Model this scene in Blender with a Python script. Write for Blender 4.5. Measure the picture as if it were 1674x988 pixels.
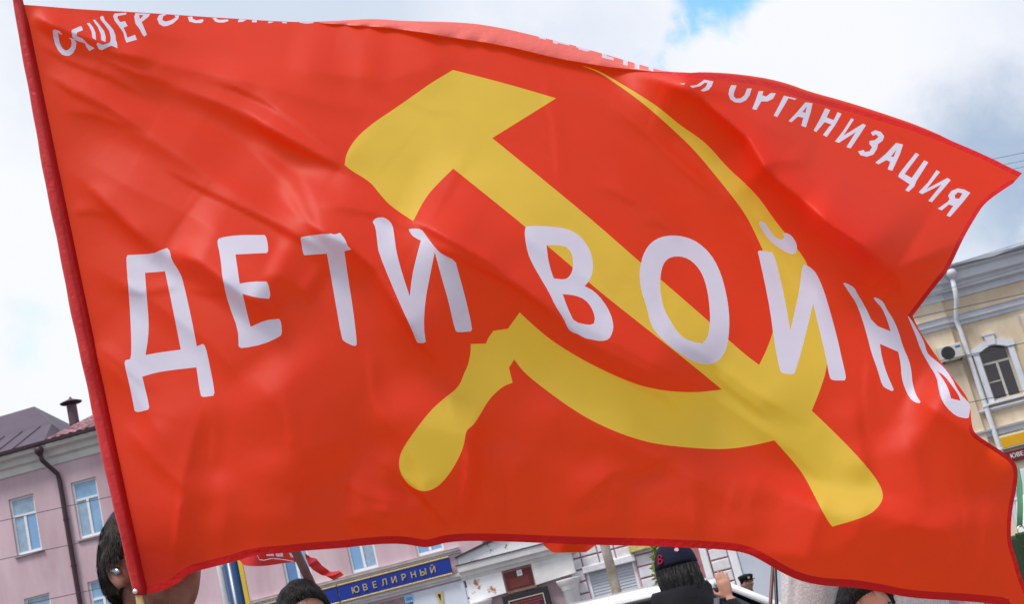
import bpy, bmesh, math, random
import numpy as np
from mathutils import Vector, Matrix, geometry, noise as mnoise
random.seed(7); np.random.seed(7)
for o in list(bpy.data.objects): bpy.data.objects.remove(o)
SC = bpy.context.scene; COL = SC.collection
# ---------------------------------------------------------------- camera
W, HH, FPX = 1674.0, 988.0, 2245.0
PITCH, ROLL, CAMH = math.radians(13.6), math.radians(14.2), 1.45
CAM = Vector((0, 0, CAMH))
FWD = Vector((0, math.cos(PITCH), math.sin(PITCH)))
_r0 = Vector((1, 0, 0)); _u0 = Vector((0, -math.sin(PITCH), math.cos(PITCH)))
RGT = math.cos(ROLL)*_r0 - math.sin(ROLL)*_u0
UPV = math.sin(ROLL)*_r0 + math.cos(ROLL)*_u0
cam = bpy.data.cameras.new('camera'); cam_o = bpy.data.objects.new('camera', cam); COL.objects.link(cam_o)
cam.sensor_width = 36.0; cam.lens = 36.0*FPX/W; cam.clip_start = .05; cam.clip_end = 3000
M = Matrix((RGT, UPV, -FWD)).transposed().to_4x4(); M.translation = CAM
cam_o.matrix_world = M; SC.camera = cam_o
cam.dof.use_dof = True; cam.dof.focus_distance = 2.75; cam.dof.aperture_fstop = 20.0
SC.render.resolution_x = 1024; SC.render.resolution_y = 605
def ray(x, y): return FWD + RGT*((x-W/2)/FPX) + UPV*((HH/2-y)/FPX)
def at(x, y, z): return CAM + ray(x, y)*z
# ---------------------------------------------------------------- world
def C(r, g, b): return tuple(((c/255.)/12.92 if c/255. <= .04045 else ((c/255.+.055)/1.055)**2.4) for c in (r, g, b)) + (1.,)
SUN_EL, SUN_AZ = math.radians(63), math.radians(-140)      # azimuth clockwise from +Y: behind the camera, to the left
wd = bpy.data.worlds.new('World'); SC.world = wd; wd.use_nodes = True
nt = wd.node_tree; nt.nodes.clear(); N = nt.nodes.new; LK = nt.links.new
def nd(t, **k):
    n = N(t)
    for a, b in k.items(): setattr(n, a, b)
    return n
sky = nd('ShaderNodeTexSky', sky_type='NISHITA', sun_disc=False, sun_elevation=SUN_EL, sun_rotation=SUN_AZ, air_density=1.0, dust_density=.4, ozone_density=2.0)
tc = nd('ShaderNodeTexCoord')
nz = nd('ShaderNodeTexNoise'); nz.inputs['Scale'].default_value = 5.0; nz.inputs['Detail'].default_value = 9; nz.inputs['Roughness'].default_value = .62
LK(tc.outputs['Generated'], nz.inputs['Vector'])
sub = nd('ShaderNodeVectorMath', operation='SUBTRACT'); sub.inputs[1].default_value = (.5, .5, .5); LK(nz.outputs['Color'], sub.inputs[0])
scl = nd('ShaderNodeVectorMath', operation='SCALE'); scl.inputs['Scale'].default_value = .22; LK(sub.outputs[0], scl.inputs[0])
add = nd('ShaderNodeVectorMath', operation='ADD'); LK(tc.outputs['Generated'], add.inputs[0]); LK(scl.outputs[0], add.inputs[1])
DIR = add.outputs[0]
nz2 = nd('ShaderNodeTexNoise'); nz2.inputs['Scale'].default_value = 2.6; nz2.inputs['Detail'].default_value = 8; nz2.inputs['Roughness'].default_value = .55
LK(DIR, nz2.inputs['Vector'])
ramp = nd('ShaderNodeValToRGB'); LK(nz2.outputs['Fac'], ramp.inputs['Fac'])
ramp.color_ramp.elements[0].position = .34; ramp.color_ramp.elements[0].color = C(204, 217, 235)
ramp.color_ramp.elements[1].position = .62; ramp.color_ramp.elements[1].color = C(243, 245, 252)
cur = ramp.outputs['Color']
def blob(px, py, rad, soft, col, amt):
    """a cloud bank (or a gap) round the direction of one spot of the sky"""
    global cur
    d = ray(px, py).normalized()
    dt = nd('ShaderNodeVectorMath', operation='DISTANCE'); LK(DIR, dt.inputs[0]); dt.inputs[1].default_value = d
    mr = nd('ShaderNodeMapRange', interpolation_type='SMOOTHSTEP'); LK(dt.outputs['Value'], mr.inputs['Value'])
    mr.inputs['From Min'].default_value = rad/FPX; mr.inputs['From Max'].default_value = (rad+soft)/FPX
    mr.inputs['To Min'].default_value = amt; mr.inputs['To Max'].default_value = 0
    mx = nd('ShaderNodeMix', data_type='RGBA'); LK(mr.outputs['Result'], mx.inputs['Factor']); LK(cur, mx.inputs['A'])
    if col is None: return mr.outputs['Result']
    mx.inputs['B'].default_value = col; cur = mx.outputs['Result']
blob(60, 430, 100, 330, C(246, 248, 252), .9)
blob(1330, 130, 110, 260, C(244, 246, 252), .95)
blob(1700, 320, 40, 210, C(160, 182, 210), .9)
blob(1690, 395, 15, 60, C(232, 238, 246), .8)
blob(420, -40, 150, 350, C(205, 217, 234), .85)
gaps = [blob(1250, 5, 30, 70, None, 1.), blob(1200, 45, 14, 55, None, .95), blob(1150, 80, 2, 48, None, .85), blob(1105, 112, 0, 38, None, .7), blob(20, 570, 4, 60, None, .22)]
g = gaps[0]
for q in gaps[1:]:
    mm = nd('ShaderNodeMath', operation='MAXIMUM'); LK(g, mm.inputs[0]); LK(q, mm.inputs[1]); g = mm.outputs[0]
cl = nd('ShaderNodeVectorMath', operation='SCALE'); cl.inputs['Scale'].default_value = 7.5; LK(cur, cl.inputs[0])
skb = nd('ShaderNodeVectorMath', operation='MULTIPLY'); skb.inputs[1].default_value = (1.6, 2.2, 2.8); LK(sky.outputs['Color'], skb.inputs[0])
fx = nd('ShaderNodeMix', data_type='RGBA'); LK(g, fx.inputs['Factor']); LK(cl.outputs[0], fx.inputs['A']); LK(skb.outputs[0], fx.inputs['B'])
bg = nd('ShaderNodeBackground'); bg.inputs['Strength'].default_value = .1; LK(fx.outputs['Result'], bg.inputs['Color'])
ow = nd('ShaderNodeOutputWorld'); LK(bg.outputs[0], ow.inputs['Surface'])
sun = bpy.data.lights.new('sun', 'SUN'); sun.energy = 2.4; sun.angle = math.radians(16); sun.color = (1, .96, .9)
sun_o = bpy.data.objects.new('sun', sun); COL.objects.link(sun_o); sun_o.location = (-20, -20, 40)
_sd = Vector((math.sin(SUN_AZ)*math.cos(SUN_EL), math.cos(SUN_AZ)*math.cos(SUN_EL), math.sin(SUN_EL)))
sun_o.rotation_euler = _sd.to_track_quat('Z', 'Y').to_euler()
SC.view_settings.view_transform = 'Standard'; SC.view_settings.look = 'None'
SC.view_settings.exposure = 0.48; SC.view_settings.gamma = 1.0; SC.view_settings.use_curve_mapping = False
SC.render.engine = 'CYCLES'
# ---------------------------------------------------------------- materials
MATS = {}
def mat(name, col, rough=.6, spec=.3, var=0., vscale=6., bump=0., bscale=40., metal=0., trans=0., var2=None, stretch=None, sheen=0., lohi=(.3, .68)):
    if name in MATS: return MATS[name]
    m = bpy.data.materials.new(name); m.use_nodes = True; t = m.node_tree; b = t.nodes['Principled BSDF']; out = t.nodes['Material Output']
    col = tuple(col[:3])+(1,)
    b.inputs['Base Color'].default_value = col; b.inputs['Roughness'].default_value = rough
    b.inputs['Specular IOR Level'].default_value = spec; b.inputs['Metallic'].default_value = metal
    if sheen: b.inputs['Sheen Weight'].default_value = sheen
    csock = None
    if var or bump:
        tcn = t.nodes.new('ShaderNodeTexCoord'); vec = tcn.outputs['Object']
        if stretch:
            mp = t.nodes.new('ShaderNodeMapping'); mp.inputs['Scale'].default_value = stretch; t.links.new(vec, mp.inputs['Vector']); vec = mp.outputs[0]
    if var:
        n = t.nodes.new('ShaderNodeTexNoise'); n.inputs['Scale'].default_value = vscale; n.inputs['Detail'].default_value = 6; n.inputs['Roughness'].default_value = .65
        t.links.new(vec, n.inputs['Vector'])
        r = t.nodes.new('ShaderNodeValToRGB'); t.links.new(n.outputs['Fac'], r.inputs['Fac'])
        lo = var2 if var2 else tuple(c*(1-var) for c in col[:3])
        r.color_ramp.elements[0].position = lohi[0]; r.color_ramp.elements[0].color = tuple(lo[:3])+(1,)
        r.color_ramp.elements[1].position = lohi[1]; r.color_ramp.elements[1].color = tuple(min(1, c*(1+var*.4)) for c in col[:3])+(1,)
        t.links.new(r.outputs['Color'], b.inputs['Base Color']); csock = r.outputs['Color']
    if bump:
        n2 = t.nodes.new('ShaderNodeTexNoise'); n2.inputs['Scale'].default_value = bscale; n2.inputs['Detail'].default_value = 5
        t.links.new(vec, n2.inputs['Vector'])
        bp = t.nodes.new('ShaderNodeBump'); bp.inputs['Strength'].default_value = bump; bp.inputs['Distance'].default_value = .02
        t.links.new(n2.outputs['Fac'], bp.inputs['Height']); t.links.new(bp.outputs['Normal'], b.inputs['Normal'])
    if trans:
        tr = t.nodes.new('ShaderNodeBsdfTranslucent'); tr.inputs['Color'].default_value = col
        if csock: t.links.new(csock, tr.inputs['Color'])
        mx = t.nodes.new('ShaderNodeMixShader'); mx.inputs[0].default_value = trans
        t.links.new(b.outputs[0], mx.inputs[1]); t.links.new(tr.outputs[0], mx.inputs[2]); t.links.new(mx.outputs[0], out.inputs['Surface'])
    MATS[name] = m; return m
def cloth(name, col, tcol, tr=.4, rough=.5, spec=.35, pucker=0.):
    """thin dyed polyester: reflects, glows with the sky behind it, carries a fine weave"""
    m = mat(name, col, rough, spec); t = m.node_tree; b = t.nodes['Principled BSDF']; out = t.nodes['Material Output']
    tcn = t.nodes.new('ShaderNodeTexCoord')
    n = t.nodes.new('ShaderNodeTexNoise'); n.inputs['Scale'].default_value = 7; n.inputs['Detail'].default_value = 7; n.inputs['Roughness'].default_value = .6
    t.links.new(tcn.outputs['Object'], n.inputs['Vector'])
    r = t.nodes.new('ShaderNodeValToRGB'); t.links.new(n.outputs['Fac'], r.inputs['Fac'])
    r.color_ramp.elements[0].position = .3; r.color_ramp.elements[0].color = tuple(c*.93 for c in col[:3])+(1,)
    r.color_ramp.elements[1].position = .7; r.color_ramp.elements[1].color = tuple(min(1, c*1.04) for c in col[:3])+(1,)
    t.links.new(r.outputs[0], b.inputs['Base Color'])
    b1 = t.nodes.new('ShaderNodeBump'); b1.inputs['Strength'].default_value = .12; b1.inputs['Distance'].default_value = .006
    n1 = t.nodes.new('ShaderNodeTexNoise'); n1.inputs['Scale'].default_value = 14; n1.inputs['Detail'].default_value = 4; n1.inputs['Distortion'].default_value = .6
    mp = t.nodes.new('ShaderNodeMapping'); mp.inputs['Rotation'].default_value = (0, math.radians(33), 0); mp.inputs['Scale'].default_value = (.55, 1, 1.7)
    t.links.new(tcn.outputs['Object'], mp.inputs['Vector']); t.links.new(mp.outputs[0], n1.inputs['Vector']); t.links.new(n1.outputs['Fac'], b1.inputs['Height'])
    w1 = t.nodes.new('ShaderNodeTexNoise'); w1.inputs['Scale'].default_value = 75 if pucker else 420; w1.inputs['Detail'].default_value = 2
    t.links.new(tcn.outputs['Object'], w1.inputs['Vector'])
    b2 = t.nodes.new('ShaderNodeBump'); b2.inputs['Strength'].default_value = max(.14, pucker); b2.inputs['Distance'].default_value = .006 if pucker else .001
    t.links.new(w1.outputs['Fac'], b2.inputs['Height']); t.links.new(b1.outputs[0], b2.inputs['Normal']); t.links.new(b2.outputs[0], b.inputs['Normal'])
    tl = t.nodes.new('ShaderNodeBsdfTranslucent'); tl.inputs['Color'].default_value = tuple(tcol[:3])+(1,); t.links.new(b1.outputs[0], tl.inputs['Normal'])
    mx = t.nodes.new('ShaderNodeMixShader'); mx.inputs[0].default_value = tr
    t.links.new(b.outputs[0], mx.inputs[1]); t.links.new(tl.outputs[0], mx.inputs[2]); t.links.new(mx.outputs[0], out.inputs['Surface'])
    return m
# ---------------------------------------------------------------- mesh helpers
class MB:
    def __init__(s): s.v = []; s.f = []; s.m = []; s.mi = 0
    def pt(s, p): s.v.append(tuple(p)); return len(s.v)-1
    def face(s, ids): s.f.append(tuple(ids)); s.m.append(s.mi)
    def poly(s, pts): s.face([s.pt(p) for p in pts])
    def box(s, x0, x1, y0, y1, z0, z1):
        i = [s.pt(p) for p in ((x0,y0,z0),(x1,y0,z0),(x1,y1,z0),(x0,y1,z0),(x0,y0,z1),(x1,y0,z1),(x1,y1,z1),(x0,y1,z1))]
        for q in ((0,3,2,1),(4,5,6,7),(0,1,5,4),(1,2,6,5),(2,3,7,6),(3,0,4,7)): s.face([i[k] for k in q])
    def bbox(s, x0, x1, y0, y1, z0, z1, b=.01):      # box with chamfered front (-y) edges
        o = [(x0,y1,z0),(x1,y1,z0),(x1,y1,z1),(x0,y1,z1)]; m = [(x0,y0+b,z0),(x1,y0+b,z0),(x1,y0+b,z1),(x0,y0+b,z1)]
        f = [(x0+b,y0,z0+b),(x1-b,y0,z0+b),(x1-b,y0,z1-b),(x0+b,y0,z1-b)]
        O, Mi, F = ([s.pt(p) for p in L] for L in (o, m, f))
        s.face(F); s.face(O[::-1])
        for k in range(4):
            j = (k+1) % 4
            s.face((O[k], O[j], Mi[j], Mi[k])); s.face((Mi[k], Mi[j], F[j], F[k]))
    def extrude(s, prof, x0, x1):                    # (y,z) profile swept along x, closed
        a = [s.pt((x0, y, z)) for y, z in prof]; b = [s.pt((x1, y, z)) for y, z in prof]; n = len(prof)
        for k in range(n): j = (k+1) % n; s.face((a[k], a[j], b[j], b[k]))
        s.face(a[::-1]); s.face(b)
    def prism(s, poly, y0, y1):                      # (x,z) polygon between two y
        a = [s.pt((x, y0, z)) for x, z in poly]; b = [s.pt((x, y1, z)) for x, z in poly]; n = len(poly)
        s.face(a); s.face(b[::-1])
        for k in range(n): j = (k+1) % n; s.face((a[j], a[k], b[k], b[j]))
    def loft(s, rings, cap=True):
        ids = [[s.pt(p) for p in r] for r in rings]; n = len(ids[0])
        for a, b in zip(ids, ids[1:]):
            for k in range(n): j = (k+1) % n; s.face((a[k], a[j], b[j], b[k]))
        if cap: s.face(ids[0][::-1]); s.face(ids[-1])
    def tube(s, pts, rad, seg=10, flat=1., cap=True):
        pts = [Vector(p) for p in pts]; n = len(pts)
        if not hasattr(rad, '__len__'): rad = [rad]*n
        rings = []; ref = None
        for i, p in enumerate(pts):
            d = (pts[min(i+1, n-1)]-pts[max(i-1, 0)]).normalized()
            if ref is None: ref = Vector((0, 0, 1)) if abs(d.z) < .9 else Vector((1, 0, 0))
            a = d.cross(ref).normalized(); b = a.cross(d).normalized(); ref = b
            rings.append([p + (a*math.cos(2*math.pi*k/seg) + b*math.sin(2*math.pi*k/seg)*flat)*rad[i] for k in range(seg)])
        s.loft(rings, cap)
    def lathe(s, prof, c=(0,0,0), seg=20, axis='z'):
        def P(r, h, a):
            x, y = r*math.cos(a), r*math.sin(a)
            return (c[0]+x, c[1]+y, c[2]+h) if axis == 'z' else (c[0]+x, c[1]+h, c[2]+y)
        s.loft([[P(r, h, (2*math.pi*k/seg)*(1 if axis == 'z' else -1)) for k in range(seg)] for r, h in prof])
    def build(s, name, m, parent=None, smooth=False, loc=None, bevel=0):
        me = bpy.data.meshes.new(name); me.from_pydata(s.v, [], s.f)
        for q in (m if isinstance(m, (list, tuple)) else [m]): me.materials.append(q)
        if any(s.m): me.polygons.foreach_set('material_index', s.m)
        if smooth: me.polygons.foreach_set('use_smooth', [True]*len(s.f))
        me.update(); o = bpy.data.objects.new(name, me); COL.objects.link(o)
        if parent: o.parent = parent
        if loc is not None: o.location = loc
        if bevel:
            md = o.modifiers.new('bevel', 'BEVEL'); md.width = bevel; md.segments = 2; md.limit_method = 'ANGLE'
        return o
def tag(o, label=None, cat=None, group=None, kind=None):
    for k, v in (('label', label), ('category', cat), ('group', group), ('kind', kind)):
        if v: o[k] = v
    return o
def thing(name, label, cat, loc=(0,0,0), rz=0., group=None):
    o = bpy.data.objects.new(name, None); COL.objects.link(o); o.location = loc; o.rotation_euler = (0, 0, rz); o.empty_display_size = .2
    return tag(o, label, cat, group)
def copy_part(o, parent, dx=0, dz=0):
    c = o.copy(); COL.objects.link(c); c.parent = parent; c.location = (o.location[0]+dx, o.location[1], o.location[2]+dz)
    for ch in list(o.children):
        k = ch.copy(); COL.objects.link(k); k.parent = c
    return c
def text_mesh(txt, size, depth=.01, bevel=0, space=1.0, sx=1.0):
    cu = bpy.data.curves.new('lettering', 'FONT'); cu.body = txt; cu.size = size; cu.extrude = depth; cu.align_x = 'CENTER'; cu.align_y = 'CENTER'; cu.space_character = space; cu.bevel_depth = bevel
    cu.resolution_u = 3
    o = bpy.data.objects.new('lettering', cu); COL.objects.link(o)
    me = bpy.data.meshes.new_from_object(o.evaluated_get(bpy.context.evaluated_depsgraph_get())); bpy.data.objects.remove(o)
    # lay upright: x stays, y -> z, z -> -y
    for v in me.vertices: v.co = (v.co.x*sx, -v.co.z, v.co.y)
    me.update(); return me
def text_obj(txt, size, m, parent, loc, **k):
    me = text_mesh(txt, size, **k); me.materials.clear(); me.materials.append(m)
    o = bpy.data.objects.new('lettering', me); COL.objects.link(o); o.parent = parent; o.location = loc; return o
# ================================================================ the big red flag
def Z(x0, y0, s, pts): return [(x0+x/s, y0+y/s) for x, y in pts]
def pl(s):            # "x,y x,y ..." -> points
    return [tuple(float(q) for q in w.split(',')) for w in s.split()]
TOP = pl('36,7 75,10 134,15 234,20 334,27 401,31 445,34 500,36 560,33 613,30 660,34 761,36 814,44 854,53 928,71 995,90 1062,110 1090,117 1120,118 1181,122 1248,132 1291,144 1321,156 1382,172 1448,192 1509,211 1582,241 1626,261 1649,273 1671,283')
FLY = pl('1656,300 1633,315 1609,333 1596,353 1576,387 1559,424 1549,444 1522,477 1492,517 1500,535 1513,557 1536,590 1560,621 1578,645 1586,662 1588,690 1592,708 1609,720 1636,737 1656,751 1665,768 1662,798 1655,832 1652,865 1654,892 1662,915 1669,942 1678,965 1694,994')
BOT = pl('1640,990 1582,984 1489,979 1442,969 1395,961 1348,959 1311,952 1281,939 1248,919 1221,905 1181,899 1114,896 1082,894 978,892 894,889 828,886 761,885 728,888 712,893 697,896 687,895 660,890 627,890 593,893 560,897 500,901 465,905 413,909 388,918 352,927 317,936 303,943 292,954 268,966 243,972')
SEAM = pl('241,962 233,932 208,851 190,753 169,650 154,564 134,464 107,330 84,227 55,97 42,30')
OUTER = pl('18,-6 37,87 52,167 67,268 80,330 110,480 144,658 159,710 190,844 218,974')   # hoist edge of the sleeve
def fit2(p): q = np.polyfit([y for _, y in p], [x for x, _ in p], 2); return [(float(np.polyval(q, y)), y) for _, y in p]
SEAM = fit2(SEAM); OUTER = fit2(OUTER)
def chaikin(p, it=1, keep=400, closed=True):
    for _ in range(it):
        q = []; n = len(p)
        for i in range(n):
            if not closed and i in (0, n-1): q.append(p[i]); continue
            a, b, c = p[i-1], p[i], p[(i+1) % n]
            u = (b[0]-a[0], b[1]-a[1]); w = (c[0]-b[0], c[1]-b[1])
            ang = abs(math.degrees(math.atan2(u[0]*w[1]-u[1]*w[0], u[0]*w[0]+u[1]*w[1])))
            if ang > keep: q.append(b)
            else:
                q.append((b[0]-u[0]*.25, b[1]-u[1]*.25)); q.append((b[0]+w[0]*.25, b[1]+w[1]*.25))
        p = q
    return p
TOPs = chaikin(TOP, 2, 60, False); FLYs = chaikin(FLY, 2, 48, False); BOTs = chaikin(BOT, 2, 60, False)
OUTLINE = TOPs + FLYs + BOTs + SEAM
z3b = lambda s: Z(540, 90, 3.4075, pl(s)); z3 = lambda s: Z(840, 350, 3.8, pl(s)); z5c = lambda s: Z(900, 90, 2.993, pl(s))
z6c = lambda s: Z(1100, 520, 2.744, pl(s)); z7c = lambda s: Z(820, 500, 3.4875, pl(s)); z4b = lambda s: Z(640, 490, 2.9933, pl(s))
EMB = (z3b('683,82 980,158 1258,240 902,462') + z3('445,0 785,300 915,410 1215,670 1335,785 1444,880') + pl('1241,597 1253,573 1263,546 1269,520 1270,490 1262,450 1248,411')
 + z5c('1000,870 960,790 900,705 800,580 700,460 600,365 500,275 400,195 300,125 240,85 150,50 230,72 330,130 430,190 530,255 630,340 720,400 780,450 860,545 960,635 1030,710 1090,800 1150,875 1235,985')
 + pl('1320,433 1335,470 1348,520 1354,565 1352,602 1341,638 1327,672') + z6c('700,490 800,590 880,680 930,750 945,800 930,840 890,880 830,905 715,938 690,905 640,810 590,710 540,645 455,550')
 + z7c('1450,795 1330,815 1230,820 1080,812 900,793 780,765 650,720 500,650 380,575 250,480 130,385')
 + z4b('600,293 575,335 593,408 555,420 510,455 470,500 430,570 400,617 372,635 362,660 355,710 335,765 300,830 255,890 215,925 165,942 115,930 70,895 42,845 35,800 45,750 75,700 120,635 190,545 250,490 310,445 335,415 350,375 375,320 387,265 388,218 462,216 475,185 500,153 570,143 590,115 627,63')
 + z7c('200,130 300,210 420,285 540,350 680,415 800,460 920,485 1040,495 1150,493 1255,478 1100,350 900,190 660,0')
 + z3('470,430 365,330 205,195 65,75 0,20') + z3b('685,632 600,715 550,770 510,830 480,890 462,925 400,885 330,835 280,780 230,715 180,680 120,645 80,612 85,565 110,510 150,455 200,410 250,370 340,310 470,220 560,155'))
EMB = chaikin(EMB, 2, 40)
zA = lambda s: Z(190, 340, 2.8233, pl(s)); zB = lambda s: Z(480, 330, 3.9516, pl(s)); zJ = lambda s: Z(1220, 340, 3.2933, pl(s)); zH = lambda s: Z(1360, 440, 3.8, pl(s))
zo = lambda s: Z(70, 10, 6.4385, pl(s)); zs = lambda s: Z(300, 10, 5.231, pl(s)); zr = lambda s: Z(1080, 90, 5.9786, pl(s)); zn = lambda s: Z(1330, 160, 4.7036, pl(s))
LET = [   # [outline, hole, ...] of every printed letter (or of the bit of it that shows)
 [zA('45,235 52,218 170,212 205,195 235,185 248,200 255,240 295,300 310,345 345,500 372,640 400,628 412,640 430,720 455,850 448,868 400,875 388,865 370,737 250,750 180,762 120,780 153,915 148,932 100,945 85,938 62,820 37,720 42,705 65,698 70,670 68,560 60,420'), zA('133,300 225,293 260,460 298,655 200,668 135,680 148,600 150,520 140,400')],
 [zA('465,155 475,138 560,125 685,125 695,140 703,195 695,208 550,215 570,350 630,340 692,340 703,355 712,405 705,420 650,415 583,397 600,470 620,550 690,518 752,513 762,530 765,580 755,595 680,630 580,650 565,640 562,560 520,450 492,340 480,220')],
 [zB('45,235 55,225 235,202 265,213 300,200 335,245 345,280 372,308 327,320 350,480 385,700 410,915 400,932 380,930 325,903 310,880 265,620 230,420 215,335 70,345 60,330')],
 [zB('510,130 530,105 575,98 610,115 640,150 650,220 665,330 700,460 750,612 765,480 790,370 822,250 780,230 755,205 743,178 770,172 825,175 860,225 920,305 960,340 1045,380 1060,440 1110,620 1155,820 1145,838 1060,845 1042,830 1000,640 950,470 912,325 880,480 850,640 840,800 853,905 835,915 800,912 788,890 770,840 700,690 630,530 550,330 540,260 530,165')],
 [z3('68,95 80,75 150,72 260,80 330,92 390,120 440,170 475,230 493,300 488,370 465,420 440,448 500,480 555,540 600,615 620,690 612,740 590,780 545,792 480,780 440,772 395,745 360,735 335,710 310,650 260,575 220,490 170,405 115,310 85,240 68,140'), z3('203,192 300,195 335,210 362,250 370,310 362,360 340,395 310,408 248,400 230,350 215,290 208,240'), z3('303,498 380,505 440,530 480,575 505,640 498,680 470,692 378,672 350,620 325,560')],
 [z3('780,400 785,330 800,260 835,195 885,155 945,135 1020,133 1090,150 1150,180 1220,245 1270,330 1305,430 1330,550 1340,660 1335,760 1320,840 1290,895 1250,928 1200,937 1140,925 1080,900 1000,845 940,795 890,745 850,685 835,620 820,560 795,490'), z3('910,400 918,340 935,300 965,272 1010,262 1060,268 1110,295 1155,345 1185,410 1205,490 1215,570 1220,650 1215,720 1200,775 1170,805 1110,795 1055,772 1010,725 970,660 935,600 918,530 908,460')],
 [zJ('66,80 80,72 105,85 130,130 165,165 190,172 205,160 198,138 215,133 245,150 268,185 275,220 262,248 240,250 190,225 140,190 105,150 80,110')],
 [zJ('62,235 75,228 140,240 155,270 185,385 215,530 237,660 265,540 288,430 300,320 310,303 345,320 380,355 420,450 455,570 490,700 515,815 538,910 530,930 465,930 448,915 430,810 390,640 360,515 335,620 300,760 262,890 250,898 195,892 180,875 150,720 130,560 95,380')],
 [zH('70,90 85,85 140,115 155,150 200,220 258,345 365,388 345,320 310,240 275,205 258,178 280,178 320,205 340,250 380,310 415,390 440,480 480,570 495,640 500,710 520,780 550,825 545,835 515,830 480,800 450,735 432,670 428,590 412,515 298,465 310,550 340,650 384,750 375,760 340,745 312,725 285,630 245,520 220,420 185,300 150,210 110,150')],
 [zH('470,290 490,310 520,360 550,410 575,460 590,520 620,550 690,605 740,670 790,770 850,830 862,850 850,925 830,930 770,915 710,860 675,800 662,740 650,670 600,590 550,500 520,410 490,340'), zH('655,635 700,665 750,730 790,790 798,820 740,805 725,750 700,700')],
 [zo('105,248 130,245 175,258 205,298 190,295 160,275 165,320 180,390 205,440 235,465 265,460 295,430 305,390 298,350 275,335 300,333 335,350 353,385 345,440 320,490 280,518 240,520 200,505 160,460 130,400 112,330')],
 [zo('302,260 310,245 395,208 412,215 422,250 360,275 355,310 420,340 470,395 490,410 545,440 490,470 460,430 440,385 380,370 330,345 310,320')],
 [zo('462,178 490,172 530,220 555,280 560,355 520,330 515,270 490,215')], [zo('527,145 550,140 600,200 645,260 662,320 660,375 615,355 610,290 580,220')],
 [zo('600,115 625,98 640,110 655,150 700,195 745,250 765,310 770,360 780,380 785,440 740,420 720,415 620,462 590,450 565,400 575,380 610,395 625,405 710,375 715,330 700,260 650,190 610,140')],
 [zo('740,100 755,75 880,65 875,85 790,100 785,125 815,165 865,155 892,205 850,225 875,280 890,330 970,298 990,350 880,382 865,340 845,270 790,195 755,150')],
 [zo('962,110 975,70 1130,78 1110,110 1040,165 1095,295 1070,318 1050,300 1020,240 975,180'), zo('1010,90 1060,92 1025,135')],
 [zo('1203,130 1225,90 1265,80 1305,85 1265,105 1258,145 1290,160 1350,145 1400,115 1385,95 1435,95 1425,130 1370,180 1310,205 1270,210 1225,185')],
 [zs('35,90 75,85 80,105 110,120 165,108 172,125 150,142 100,142 50,130')], [zs('247,98 275,97 300,115 380,112 385,125 340,138 300,138 270,128')],
 [zs('465,125 475,110 540,114 510,130 470,135')], [zs('585,122 595,116 628,118 625,137 585,135')], [zs('722,134 735,128 775,132 740,142 725,142')], [zs('842,138 845,132 885,134 880,145 845,142')],
 [zs('985,132 1020,136 1115,134 1110,142 1050,147 1000,140')], [zs('1197,138 1235,138 1230,147 1200,147')], [zs('1297,139 1320,141 1340,150 1310,152')],
 [zr('285,300 350,292 425,240 515,255 500,300 470,340 420,355 390,345 440,310 460,270 430,268 390,300 310,320')], [zr('190,278 240,272 225,288')],
 [zr('690,292 742,295 715,370 715,405 740,425 785,420 820,390 845,325 890,325 870,390 835,440 780,465 725,460 680,430 663,380 672,330')],
 [zr('958,352 1004,350 992,390 1030,405 1080,368 1126,372 1098,425 1045,452 985,450 935,535 895,525 925,450')], [zr('1205,395 1330,425 1310,437 1250,420 1140,605 1105,590 1150,505')],
 [zr('1415,460 1485,470 1465,560 1420,705 1375,690 1395,610 1340,600 1280,655 1250,645 1330,560'), zr('1385,555 1430,500 1415,565')],
 [zn('90,78 128,92 100,150 155,170 185,108 215,122 165,210 100,300 72,285 120,220 140,205 85,185 20,262 0,250 50,160')],
 [zn('290,155 310,165 230,290 380,198 403,210 350,290 285,388 252,378 325,262 195,345 165,335 230,250')],
 [zn('440,265 475,248 520,262 543,295 530,330 495,355 488,390 460,435 410,452 360,440 342,410 385,400 395,415 430,410 450,380 430,355 430,330 470,325 500,300 480,280 455,290')],
 [zn('635,345 688,358 665,430 605,560 570,550 590,490 560,478 500,510 475,498 560,425'), zn('595,450 640,395 615,455')],
 [zn('785,422 812,435 700,585 755,615 850,480 882,495 790,640 775,680 730,722 705,710 740,665 650,605 660,580')],
 [zn('945,555 972,570 870,700 1030,615 1055,632 980,720 910,802 882,792 985,665 835,740 808,725 880,650')],
 [zn('1205,730 1150,800 1050,915 1022,905 1075,830 1040,820 985,865 955,852 1030,800 1045,780 1035,750 1060,715 1110,695 1160,705'), zn('1085,750 1110,725 1145,735 1120,775 1090,775')]]
LET = [[chaikin(p, 1, 52) if i < 10 else p for p in L] for i, L in enumerate(LET)]
# ---- how far the cloth stands from the lens: a sail that leans back at the top, with its creases
GS = 3; gx = np.arange(-40, 1724, GS); gy = np.arange(-40, 1040, GS); GX, GY = np.meshgrid(gx.astype(float), gy.astype(float))
MPP = 2.6/FPX
def sstep(a, b, x): t = np.clip((x-a)/(b-a), 0, 1); return t*t*(3-2*t)
YE = GY - .10*(GX-600)
th = np.interp(YE, [-200, 100, 250, 400, 550, 700, 900, 1200], [44, 42, 37, 29, 18, 9, 3, -2])
slope = np.tan(np.radians(th))*MPP*GS
free = np.cumsum(slope[::-1], axis=0)[::-1]
ref = free[np.argmin(abs(gy-930)), :]; free = free-ref[None, :]
stiff = (975-GY)*MPP*math.tan(PITCH)
hw = sstep(0, 330, GX-(25+GY*.205))
ZD = 2.50 + stiff*(1-hw) + free*hw*.9 + .26*np.clip(GX/1674, 0, 1.1)
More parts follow.
